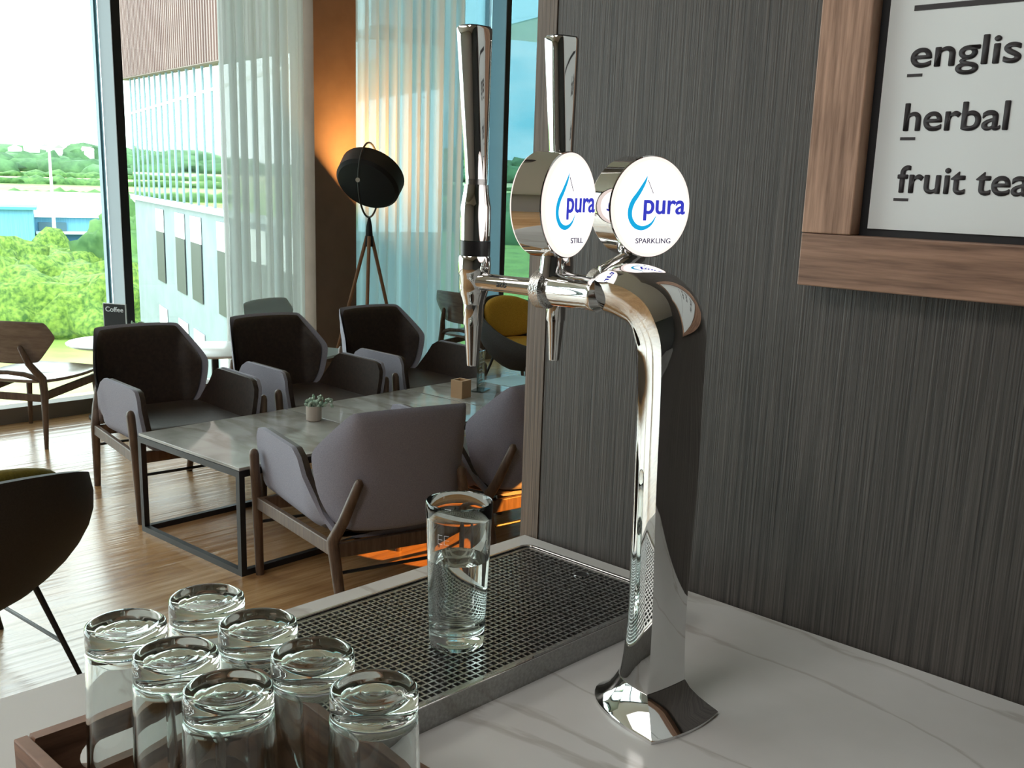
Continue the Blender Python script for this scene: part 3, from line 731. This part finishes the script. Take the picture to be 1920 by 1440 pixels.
# cutlery block, acrylic stand, papers
wb = thing('wooden_holder', 'small square oak holder on the low table behind the nearest chair', 'holder', (-3.80, 3.60, TZ), R(8))
q = MB(); q.plate(rrect(.075, .075, .003, 3), rrect(.055, .055, .003, 3), .09); q.box((-.034, -.034, .001), (.034, .034, .01)); q.build('block', oak, wb)
ms = thing('menu_stand', 'tall clear acrylic menu stand behind the tap nozzle on the low table', 'menu stand', (-3.86, 3.80, TZ), R(25))
MB().box((-.035, -.06, 0), (.035, .06, .006)).build('foot', acrylic, ms)
MB().box((-.004, -.05, .006), (.004, .05, .21)).build('panel', acrylic, ms)
MB().box((-.006, -.046, .02), (-.0045, .046, .205)).build('card', black_card, ms)
q = MB()
for k in range(9): q.box((.0042, -.038, .035 + k * .019), (.0048, .034 - .02 * (k % 3), .041 + k * .019))
q.build('print_lines', acrylic_w, ms)
pa = thing('paper_menu', 'pale blue paper menu lying on the far end of the low tables', 'menu', (-3.95, 4.14, TZ), R(4))
MB().box((-.11, -.15, .0005), (.11, .15, .002)).build('sheet', mat('pale_blue_paper', (.45, .66, .75), .4), pa)

# ------------------------------------------------------------------ low wooden cafe chairs
def make_wood_chair(label, loc, rz, group, ply=None):
    ply = ply or grey_wood
    t = thing('wooden_chair', label, 'chair', loc, rz, group)
    out = bspline_loop([(.14, .70), (.235, .695), (.245, .688), (.278, .615), (.275, .60), (.18, .475), (.165, .468), (0, .455), (-.165, .468), (-.18, .475), (-.275, .60), (-.278, .615), (-.245, .688), (-.235, .695), (-.14, .70), (0, .70)], 5)
    pad(out, lambda y, z: -.245 - (z - .45) * .22 + .9 * y * y, .018, 0).build('backrest', ply, t, smooth=60)
    sp = bspline_loop([(.25, .24), (.29, .20), (.29, -.20), (.25, -.24), (0, -.27), (-.22, -.22), (-.26, -.12), (-.26, .12), (-.22, .22), (0, .27)], 5)
    rows = []
    for s, dz in ((.05, -.004), (.5, -.004), (.8, 0), (.95, .006), (1.0, .010)):
        rows.append([(x * s, y * s, .365 + dz + .06 * x * x * (1 if x > 0 else .2)) for x, y in sp])
    MB().rings(rows + [[(x, y, z - .016) for x, y, z in r] for r in rows[::-1]]).build('seat', ply, t, smooth=60)
    for s in (1, -1):
        MB().tube([(-.27, s * .22, 0), (-.235, s * .205, .30), (-.228, s * .195, .38), (-.275, s * .15, .47), (-.295, s * .12, .56), (-.297, s * .119, .57)], [.011, .021, .023, .018, .015, .008], 12).build('rear_leg', walnut, t, smooth=50)
        MB().tube([(.24, s * .235, 0), (.225, s * .215, .335)], [.011, .020], 12).build('front_leg', walnut, t, smooth=50)
        MB().beam((-.23, s * .20, .285), (.225, s * .215, .315), .02, .045).build('side_rail', walnut, t, bevel=.004)
        MB().tube([(-.23, s * .20, .375), (-.25, s * .1, .405), (-.25, 0, .41)], [.017, .014, .012], 10).build('cross_branch', walnut, t, smooth=50)
    MB().beam((-.235, -.2, .275), (-.235, .2, .275), .02, .04).build('rear_rail', walnut, t, bevel=.004)
    return t
wc = 'low wooden chairs by the windows'
w0 = make_wood_chair('low grey plywood chair with curved back, by the window at the far left', (-6.0, 2.36, 0), R(123), wc)
make_wood_chair('low pale blue chair facing the room in front of the left curtain', (-5.74, 3.95, 0), R(22), wc, mat('pale_blue_ply', (.42, .53, .56), .3))  # one even pale blue on this chair's seat and backrest
dup(w0, (-5.72, 5.62, 0), R(95), 'low plywood chair by the right window, left of the mustard tub chair', wc)

# ------------------------------------------------------------------ tub chairs
def make_tub(label, loc, rz, shell, cushion, name='tub_chair', wide=1.0):
    t = thing(name, label, 'chair', loc, rz, 'rounded tub chairs with yellow cushions')
    # shell: a scoop, tall at the back and low at the front
    rows_o, rows_i = [], []
    na = 40
    for i in range(9):
        u = i / 8
        ro, ri = [], []
        for k in range(na):
            a = 2 * math.pi * k / na; c = -math.cos(a)          # c=1 at the back
            hgt = .41 + .30 * (.5 + .5 * c) ** 1.1
            rad = (.16 + .195 * math.sin(1.95 * u)) * (1 + .05 * math.sin(a) ** 2) * wide
            z = .24 + (hgt - .24) * u ** 1.25
            lean = -.09 * max(0, c) * u ** 2
            y = rad * math.sin(a); x = rad * math.cos(a) * .95 + lean
            ro.append((x, y, z)); f_ = 1 - .018 / rad; ri.append((x * f_, y * f_, z + .012 * (1 - u)))
        rows_o.append(ro); rows_i.append(ri)
    MB().rings(rows_o + rows_i[::-1]).build('shell', shell, t, smooth=60)
    pts = [(.27 * wide * math.cos(2 * math.pi * k / 32), .27 * wide * math.sin(2 * math.pi * k / 32)) for k in range(32)]
    MB().rings([[(x * k + .01, y * k, z) for x, y in pts] for z, k in ((.33, .86), (.36, .96), (.40, 1.0), (.425, .96), (.435, .8))]).build('seat_cushion', cushion, t, smooth=60)
    co = bspline_loop([(.14, .70), (.21, .66), (.235, .56), (.20, .47), (.12, .43), (-.12, .43), (-.20, .47), (-.235, .56), (-.21, .66), (-.14, .70), (0, .725)], 4)
    pad([(p[0] * wide, p[1]) for p in co], lambda y, z: -.235 * wide - (z - .43) * .30 + .9 * y * y, .075, .0).build('back_cushion', cushion, t, smooth=60)
    for sx in (1, -1):
        for sy in (1, -1):
            MB().tube([(sx * .185, sy * .175, .315), (sx * .265, sy * .265, 0.0)], [.0095, .0075], 10).build('leg', black_metal, t, smooth=50)
    for sx in (1, -1):
        MB().tube([(-.237, sx * .232, .12), (.237, sx * .232, .12)], .006, 8).build('stretcher', black_metal, t)
    return t
make_tub('charcoal tub chair with mustard back cushion by the right window', (-4.93, 5.33, 0), R(-8), grey_shell, mustard)
make_tub('black felt tub chair with olive cushion at the left edge, nearest the bar', (-3.165, .935, 0), R(184), dark_shell, olive, wide=1.12)

# ------------------------------------------------------------------ round side tables
def make_round(label, loc, top):
    t = thing('side_table', label, 'table', loc, 0, 'low round side tables by the window')
    MB().lathe([(.0001, .452), (.27, .452), (.295, .462), (.298, .470), (.292, .474), (.0001, .474)], 48).build('round_top', top, t, smooth=40)
    MB().tube([(0, 0, .02), (0, 0, .452)], .022, 14).build('stem', black_metal, t, smooth=50)
    MB().lathe([(.0001, 0), (.19, 0), (.19, .012), (.03, .022), (.0001, .022)], 36).build('foot', black_metal, t, smooth=40)
    return t
make_round('round white side table under the left window carrying the coffee card', (-6.18, 2.93, 0), white_top)
make_round('round white side table in front of the left curtain behind the far chairs', (-5.62, 3.27, 0), white_top)
make_round('round white side table by the right window behind the mustard tub chair', (-5.12, 6.12, 0), white_top)
cc_ = thing('coffee_card', 'black coffee card standing in an oak block on the round table', 'sign', (-6.15, 2.91, .474), R(-62))
q = MB(); q.box((-.02, -.075, 0), (.02, .075, .085)); q.build('oak_block', oak, cc_)
MB().box((.021, -.05, .012), (.023, .05, .078)).build('block_label', black_card, cc_)
MB().box((-.004, -.078, .085), (.004, .078, .235)).build('card', black_card, cc_)
MB().plate([(.080, .077), (-.080, .077), (-.080, -.077), (.080, -.077)], [(.076, .073), (-.076, .073), (-.076, -.073), (.076, -.073)], .009, frame_m((0, 1, 0), (0, 0, 1), (1, 0, 0), (-.0045, 0, .161))).build('clear_edge', acrylic_w, cc_)
text('card_lettering', 'Coffee', .042, acrylic_w, frame_m((0, 1, 0), (0, 0, 1), (1, 0, 0), (.0045, -.062, .188)), cc_, offset=.02, width=.125)
sp_ = thing('small_plant', 'tiny grey leaved plant in a pale pot beside the coffee card', 'plant', (-6.02, 2.985, .474))
MB().lathe([(.0001, 0), (.03, 0), (.038, .07), (.034, .07), (.028, .055), (.0001, .055)], 20).build('pot', ceramic, sp_, smooth=40)
lv = MB(); r2 = random.Random(3)
for k in range(24):
    a = r2.uniform(0, 6.28); ln = r2.uniform(.01, .055); tip = Vector((math.cos(a) * ln, math.sin(a) * ln, .085 + r2.uniform(-.01, .045))); d = Vector((r2.uniform(-1, 1), r2.uniform(-1, 1), r2.uniform(0, 1))).normalized() * .013
    lv.tube([tip - d, tip, tip + d], [.002, .009, .002], 6); 
    if k % 3 == 0: lv.tube([(0, 0, .055), tip], .0012, 5)
lv.build('foliage', leaf_m, sp_, smooth=60)

# ------------------------------------------------------------------ tripod floor lamp
LX, LY = -5.84, 4.595
lamp = thing('floor_lamp', 'black drum tripod floor lamp lighting the brown column', 'lamp', (LX, LY, 0))
ax = Vector((-.30, .66, .69)).normalized(); hc = Vector((0, .03, 1.49))
sd = Vector((.62, .74, -.2)); sd = (sd - ax * sd.dot(ax)).normalized(); up2 = ax.cross(sd)
HM = frame_m(sd, up2, ax, hc)
MB().lathe([(.0001, -.075), (.12, -.075), (.205, -.058), (.225, -.035), (.228, .075), (.222, .075), (.218, -.03), (.11, -.062), (.0001, -.066)], 48, HM).build('drum_shade', lamp_black, lamp, smooth=35)
MB().lathe([(.0001, -.03), (.03, -.02), (.045, .01), (.03, .04), (.0001, .05)], 20, HM).build('bulb', bulb_m, lamp, smooth=60)
yk = MB(); pts = []
piv = hc + up2 * 0
for k in range(21):
    a = math.pi * k / 20; pts.append(Vector((0, 0, 0)) + hc * 0 + Vector((.57 * .0, 0, 0)))
fr = (-.30 * Vector((.62, .78, 0)) + .94 * Vector((.79, -.62, 0))).normalized()
pts = [hc + fr * (.242 * math.cos(math.pi * k / 20)) + Vector((0, 0, -.25 * math.sin(math.pi * k / 20))) for k in range(40)]
MB().tube(pts, .007, 8, closed=True).build('yoke', black_metal, lamp, smooth=50)
for s in (1, -1):
    MB().tube([hc + fr * (s * .222), hc + fr * (s * .255)], .016, 12).build('pivot_knob', brass, lamp, smooth=50)
hub = hc + Vector((0, 0, -.25))
MB().tube([hub, hub + Vector((0, 0, -.06)), hub + Vector((0, 0, -.20))], [.008, .02, .030], 14).build('hub', lamp_black, lamp, smooth=50)
for a in (200, 320, 80):
    d = Vector((math.cos(R(a)), math.sin(R(a)), 0)); p0 = hub + Vector((0, 0, -.13)) + d * .018
    MB().tube([p0, Vector((d.x * .33, d.y * .33, 0))], [.013, .011], 10).build('tripod_leg', lamp_wood, lamp, smooth=50)
pw_m = hc + Vector((LX, LY, 0)) + ax * .02
ld = bpy.data.lights.new('floor_lamp_light', 'AREA'); ld.shape = 'DISK'; ld.size = .34; ld.energy = 15; ld.color = (1, .47, .13)
lo = bpy.data.objects.new('floor_lamp_light', ld); col.objects.link(lo); lo.location = hc + Vector((LX, LY, 0)) + ax * .06
lo.rotation_euler = ax.to_track_quat('-Z', 'Y').to_euler()
# added warm spot, hidden from view, for the orange floor patch between the chairs
SP, ST = Vector((-.72, 3.62, 1.20)), Vector((-3.13, 2.755, 0))
sdir = (ST - SP).normalized()
sd_ = bpy.data.lights.new('added_spot_light', 'SPOT'); sd_.energy = 900; sd_.color = (1, .36, .05); sd_.spot_size = R(8.5); sd_.spot_blend = .06; sd_.shadow_soft_size = .008
so = bpy.data.objects.new('added_spot_light', sd_); col.objects.link(so); so.location = SP + sdir * .03
so.rotation_euler = sdir.to_track_quat('-Z', 'Y').to_euler()
sp = thing('added_spotlight', 'added unseen black spotlight behind the panelled wall, making the orange floor patch', 'lamp', (SP.x, SP.y, 0))
MB().lathe([(.0001, 0), (.13, 0), (.13, .015), (.02, .022), (.0001, .022)], 28).build('foot', lamp_black, sp, smooth=40)
MB().tube([(0, 0, .02), (0, 0, 1.12)], .011, 10).build('pole', lamp_black, sp, smooth=50)
sx_ = sdir.orthogonal().normalized(); sy_ = sdir.cross(sx_)
MB().rings([[Vector((0, 0, SP.z)) + sdir * t_ + r_ * (math.cos(k * math.pi / 12) * sx_ + math.sin(k * math.pi / 12) * sy_) for k in range(24)] for t_, r_ in ((-.09, .02), (-.08, .05), (.05, .055), (.05, .048), (-.03, .04), (-.035, .002))]).build('head', lamp_black, sp, smooth=40)

# ------------------------------------------------------------------ outdoors
EYE = Vector((0, 0, 1.5))
def bear(px, y_h=None):
    # horizontal direction of a column of the view
    f = 1960.5; a = R(90) + .76163844; b = math.atan2(960 - px, f); return a + b
def at(px, dist, z=0): a = bear(px); return Vector((math.cos(a) * dist, math.sin(a) * dist, z))
def hill(d, px):
    base = -8.0
    if d > 190: base += (d - 190) / 560 * 9.6
    t = max(0, min(1, (d - 700) / 160)); k = max(0, min(1, (px + 200) / 1400))
    crest = (7 + 15 * k) + 2.5 * math.sin(px * .011) + 1.5 * math.sin(px * .031 + 1)
    return base + t * t * (3 - 2 * t) * crest - max(0, d - 900) * .02
rows = []
ds = [9, 16, 25, 35, 45, 60, 80, 110, 150, 190, 230, 280, 330, 380, 430, 480, 530, 580, 630, 680, 720, 760, 800, 850, 900, 1000, 1300]
for d in ds:
    rows.append([at(px, d, hill(d, px)) for px in range(-1600, 2201, 50)])
ground_m = bpy.data.materials.new('meadow_fields'); ground_m.use_nodes = True
nt = ground_m.node_tree; b = bsdf(ground_m); b.inputs['Roughness'].default_value = .9
tc = N(nt, 'ShaderNodeTexCoord'); ln = N(nt, 'ShaderNodeVectorMath', operation='LENGTH'); L(nt, tc.outputs['Object'], ln.inputs[0])
mr = N(nt, 'ShaderNodeMapRange', i_1=0.0, i_2=1000.0); L(nt, ln.outputs['Value'], mr.inputs[0])
fld = ramp(nt, [(.0, (.16, .25, .05)), (.042, (.22, .30, .065)), (.052, (.36, .31, .16)), (.062, (.18, .29, .05)), (.17, (.17, .28, .06)), (.30, (.22, .36, .08)), (.40, (.30, .42, .12)), (.415, (.10, .19, .05)), (.43, (.38, .45, .16)), (.52, (.36, .44, .17)), (.53, (.09, .17, .05)), (.55, (.40, .43, .20)), (.70, (.42, .42, .22)), (.72, (.07, .14, .06)), (1.0, (.06, .13, .07))], mr.outputs[0])
nz = N(nt, 'ShaderNodeTexNoise', i_Scale=.35, i_Detail=6.0); L(nt, tc.outputs['Object'], nz.inputs['Vector'])
hs = N(nt, 'ShaderNodeMapRange', i_1=.3, i_2=.7, i_3=.65, i_4=1.3); L(nt, nz.outputs['Fac'], hs.inputs[0])
mu = N(nt, 'ShaderNodeVectorMath', operation='SCALE'); L(nt, fld.outputs[0], mu.inputs[0]); L(nt, hs.outputs[0], mu.inputs['Scale'])
L(nt, mu.outputs[0], b.inputs['Base Color'])
gd = MB().grid(rows).build('ground', ground_m, smooth=180); struct(gd)

def foliage(name, c1, c2, nscale):
    m = mat(name, c1, .9); return vary(m, c1, c2, (1, 1, 1), nscale, 5, lo=.35, hi=.66)
bush_m = foliage('bush_leaves', (.028, .085, .010), (.175, .275, .04), 3.5)
wood_m = foliage('woodland_leaves', (.03, .085, .035), (.085, .19, .075), .12)
hedge_m = foliage('hedge_leaves', (.03, .09, .025), (.09, .19, .05), .5)
def blob(m, c, rx, ry, rz, seed, sub=4, rough=.16):
    bm = bmesh.new(); bmesh.ops.create_icosphere(bm, subdivisions=sub, radius=1)
    r = random.Random(seed); ph = [r.uniform(0, 6.28) for _ in range(9)]
    vs = []
    for v in bm.verts:
        p = v.co; k = 1 + rough * (math.sin(4 * p.x + ph[0]) * math.sin(4.3 * p.y + ph[1]) + math.sin(5 * p.z + ph[2]) * math.sin(4.6 * p.x + ph[3])) + rough * .7 * math.sin(11 * p.x + ph[4]) * math.sin(12 * p.y + ph[5]) * math.sin(10 * p.z + ph[6]) + r.uniform(-rough * .45, rough * .45)
        vs.append(Vector((p.x * rx, p.y * ry, p.z * rz)) * k + Vector(c))
    m.add(vs, [tuple(v.index for v in f.verts) for f in bm.faces]); bm.free()
th = MB(); r3 = random.Random(21)
for k in range(58):
    px = r3.uniform(-420, 330); d = r3.uniform(66, 92); hgt = r3.uniform(1.6, 2.7) * (1.12 if px < 60 else 1)
    c = at(px, d, -8 + hgt * .55); blob(th, c, r3.uniform(2, 3.2), r3.uniform(2, 3.2), hgt, 100 + k, 3, .2)
tag(th.build('thicket', bush_m, smooth=180), 'dense bright green thicket of bushes beyond the left window', 'bushes', kind='stuff')
tree = MB()
for k, (px, d, hgt) in enumerate(((206, 80, 5.6), (256, 82, 6.0), (232, 95, 6.4), (272, 74, 5.0))):
    blob(tree, at(px, d, -8 + hgt * .55), 2.3, 2.3, hgt * .5, 300 + k, 4, .2)
tag(tree.build('shrub_clump', hedge_m, smooth=180), 'darker tall shrubs behind the window mullion', 'bushes', kind='stuff')
wd = MB()
for k in range(150):
    px = r3.uniform(-700, 1250); d = r3.uniform(715, 800); z = hill(d, px); hgt = r3.uniform(4, 9); blob(wd, at(px, d, z + hgt * .3), r3.uniform(8, 22), r3.uniform(8, 22), hgt, 400 + k, 2, .2)
for px0, px1, d in ((-50, 130, 640), (150, 420, 560)):
    for k in range(14):
        px = px0 + (px1 - px0) * r3.random(); dd = d + r3.uniform(-30, 60); z = hill(dd, px); hgt = r3.uniform(4, 9) * (.7 if px0 > 100 else 1); blob(wd, at(px, dd, z + hgt * .4), r3.uniform(8, 14), r3.uniform(8, 14), hgt, 600 + k, 2, .2)
for k in range(16):
    px = r3.uniform(840, 1120); d = r3.uniform(150, 330); hgt = r3.uniform(3, 6); blob(wd, at(px, d, hill(d, px) + hgt * .35), hgt * 1.3, hgt * 1.3, hgt, 900 + k, 2, .2)
tag(wd.build('woodland', wood_m, smooth=180), 'hazy blue green woodland along the hilltop skyline', 'trees', kind='stuff')
hg = MB()
for d in (300, 425, 530):
    for k in range(90):
        px = -600 + 1900 * k / 90; z = hill(d, px); blob(hg, at(px, d, z + .5), d * .013, d * .013, r3.uniform(1.2, 2.4), 700 + k, 1, .2)
tag(hg.build('field_hedges', hedge_m, smooth=180), 'dark hedgerows dividing the pale green fields', 'hedge', kind='stuff')
# white houses on the hill
hw = mat('house_white', (.8, .8, .78), .8); hr = mat('house_roof', (.4, .36, .34), .8)
h0 = None
for k, px in enumerate((40, 70, 95, 112, 128, 150, 172)):
    d = 742 + 12 * (k % 3); z = hill(d, px) + 8.5 + (k % 2) * 1.2
    if h0 is None:
        h0 = thing('house', 'tiny white house among the hilltop trees', 'house', at(px, d, z), bear(px), 'white houses on the hill')
        MB().box((-3, -4, -7), (3, 4, 1.5)).build('walls', hw, h0)
        MB().prism([(-4.3, 1.5), (4.3, 1.5), (0, 3.6)], 6.6, frame_m((0, 1, 0), (0, 0, 1), (1, 0, 0), (-3.3, 0, 0))).build('roof', hr, h0)
    else: dup(h0, at(px, d, z), bear(px) + .3 * k, 'tiny white house among the hilltop trees', 'white houses on the hill')
# warehouse
wh_a = bear(100)
ws = thing('warehouse', 'blue clad warehouse with long white roof in the valley', 'building', at(100, 138, -8), wh_a)
wblue = vary(mat('blue_cladding', (.10, .30, .46), .6), (.085, .27, .43), (.13, .36, .52), (0.1, 6, .1), 4); wdk = mat('deep_blue_cladding', (.04, .16, .36), .6); wroof = mat('white_roof_sheet', (.9, .9, .9), .6)
# local: x away from the viewer, y to the viewer's left
MB().box((2, -16, 0), (30, 14, 3.9)).build('wall', wblue, ws)
MB().box((-6, 2.0, 0), (2, 14, 4.9)).build('office_block', wblue, ws)
MB().box((-6.6, 1.6, 4.9), (2.4, 14, 5.2)).build('office_roof', mat('teal_trim', (.06, .24, .30), .6), ws)
MB().prism([(1.2, 3.8), (32, 5.9), (32, 6.2), (1.2, 4.1)], 31, frame_m((1, 0, 0), (0, 0, 1), (0, -1, 0), (0, 14.5, 0))).build('roof', wroof, ws)
MB().box((1.6, -1.5, 2.2), (1.99, 1.6, 3.2)).build('window_band', mat('dark_glazing', (.05, .12, .16), .3), ws)
MB().box((1.5, -4.5, 0), (1.98, 1.9, 1.9)).build('canopy_wall', wdk, ws)
MB().box((-.5, -4.7, 1.9), (1.98, 1.9, 2.15)).build('canopy', mat('canopy_grey', (.45, .52, .55), .5), ws)
sg = MB().box((-6.25, 6.4, 2.4), (-6.05, 12, 5.6)).build('sign_board', mat('sign_green', (.02, .28, .19), .6), ws); sg['label'] = 'green sign board with white lettering'
MB().box((-6.3, 6.2, 1.6), (-6.05, 12, 2.4)).build('sign_strip', hw, ws)
for k, z in enumerate((4.6, 3.9, 3.1)):
    q = MB(); r4 = random.Random(k); y = 11.8
    while y > 7.2:
        l = r4.uniform(.3, .7); q.box((-6.29, y - l, z), (-6.26, y, z + .4)); y -= l + .18
    q.build('sign_lettering', hw, ws)
# cars by the warehouse
car_cols = [('white', (.8, .8, .8)), ('red', (.5, .03, .03)), ('silver', (.45, .47, .5)), ('dark red', (.3, .02, .03)), ('dark blue', (.03, .05, .12))]
for k, (px, ci) in enumerate(((62, 0), (97, 1), (132, 2), (167, 3))):
    cn, cc2 = car_cols[ci]
    t = thing('car', '%s car parked by the blue warehouse, %s' % (cn, ['left of the light mast', 'just behind the light mast', 'right of the light mast', 'at the right end of the row'][k]), 'car', at(px, 124, hill(124, px)), bear(px), 'parked cars at the warehouse')
    cm = mat('car_paint_' + cn.replace(' ', '_'), cc2, .3)
    MB().prism([(-2.1, .25), (2.1, .25), (2.15, .75), (1.2, .9), (.6, 1.4), (-1.2, 1.45), (-2.0, .95)], 1.7, frame_m((1, 0, 0), (0, 0, 1), (0, -1, 0), (0, .85, 0))).build('body', cm, t, bevel=.08)
    for sx_ in (-1.3, 1.3):
        for sy_ in (-.78, .78): MB().tube([(sx_, sy_ - .1, .32), (sx_, sy_ + .1, .32)], .32, 14).build('wheel', rubber, t)
mt = thing('light_mast', 'thin white light mast in front of the warehouse', 'mast', at(102, 118, -8))
MB().tube([(0, 0, 0), (0, 0, 12.5)], [.22, .12], 8).build('pole', hw, mt)
MB().box((-.3, -.9, 12.4), (.3, .9, 12.7)).build('lamp_head', hw, mt)

# neighbouring wing of the building
dw = at(-70, 1).normalized(); nw = Vector((-dw.y, dw.x, 0))
if nw.dot(at(330, 1)) > 0: nw = -nw
P0 = at(253, 42); wl = P0 - dw * 30                              # far corner, then towards us
wing = thing('office_wing', 'neighbouring office wing with mirrored glass storey over grey panels', 'building', Vector((P0.x, P0.y, -8)), math.atan2(-dw.y, -dw.x))
# local x: along the facade towards the viewer; local y: into the building
sgn = 1 if Vector((-math.sin(math.atan2(-dw.y, -dw.x)), math.cos(math.atan2(-dw.y, -dw.x)), 0)).dot(nw) < 0 else -1
def wbox(m, x0, x1, y0, y1, z0, z1): m.box((x0, min(sgn * y0, sgn * y1), z0), (x1, max(sgn * y0, sgn * y1), z1)); return m
panel_grey = vary(mat('grey_rainscreen', (.14, .2, .21), .6), (.125, .165, .185), (.165, .21, .23), (.3, .3, .3), 3)
mirror = mat('mirrored_glazing', (.70, .72, .71), .03, 1.0)
copper = vary(mat('brown_ribbed_cladding', (.13, .08, .07), .55), (.105, .060, .053), (.15, .092, .08), (1, 1, .01), 2)
fin_m = mat('fin_grey', (.16, .25, .28), .5)
zb = 8.5                                                        # foot of the glass storey above ground
wbox(MB(), 0, 25, .02, 1.5, 0, zb).build('lower_wall', panel_grey, wing)
wbox(MB(), 0, 25, .0, 1.5, zb + .15, zb + 4.3).build('mirror_glazing', mirror, wing)
wbox(MB(), -.1, 25, -.12, 1.5, zb, zb + .15).build('sill_ledge', mat('ledge_grey', (.30, .36, .37), .5), wing)
wbox(MB(), 0, 25, -.02, 0, zb + 3.0, zb + 3.07).build('transom', hw, wing)
MB().prism([(-1.6, zb + 4.30), (25, zb + 3.15), (25, zb + 10), (-1.6, zb + 10)], 1.72, frame_m((1, 0, 0), (0, 0, 1), (0, -1, 0), (0, .22 if sgn < 0 else 1.5, 0))).build('overhang_cladding', copper, wing)
q = MB()
for k in range(88): wbox(q, -1.6 + k * .3, -1.5 + k * .3, -.25, -.22, zb + 4.32 - .0432 * k * .3, zb + 10)
q.build('cladding_ribs', copper, wing)
for k in range(23):
    x = .35 + k * 1.05; fn = wbox(MB(), x, x + .09, -.03, .0, zb + .15, zb + 4.3).build('facade_fin', fin_m, wing)
win_dk = mat('window_dark', (.02, .024, .026), .5); win_wh = mat('window_white_panel', (.85, .87, .87), .5)
for x in (4.75, 8.3, 10.7, 14.2, 17.6, 20.5):
    for f_ in range(3):
        z = zb - .17 - f_ * 2.4 - (.8 if f_ else 0)
        wbox(MB(), x, x + 1.45, -.02, .0, z - (.72 if f_ == 0 else 1.5) - (0 if f_ == 0 else 0), z).build('white_panel', win_wh, wing)
        wbox(MB(), x, x + 1.45, -.02, .0, z - (2.35 if f_ == 0 else 3.1 - .85 * (f_ > 1)), z - (.72 if f_ == 0 else 1.5)).build('window', win_dk, wing)
# canopy outside the right window
cp = at(905, 15.5); cq = Vector((cp.x, cp.y, 0))
can = thing('entrance_canopy', 'white canopy slab jutting out above the right window', 'canopy', (cq.x, cq.y, 3.62), math.atan2(-dw.y, -dw.x))
MB().box((-1, -.05, 0), (14, 3.5, .5)).build('slab', mat('canopy_white', (.75, .8, .82), .6), can)
MB().box((-1, -.1, -.05), (14, -.05, .52)).build('edge_trim', mat('canopy_edge', (.35, .5, .55), .5), can)
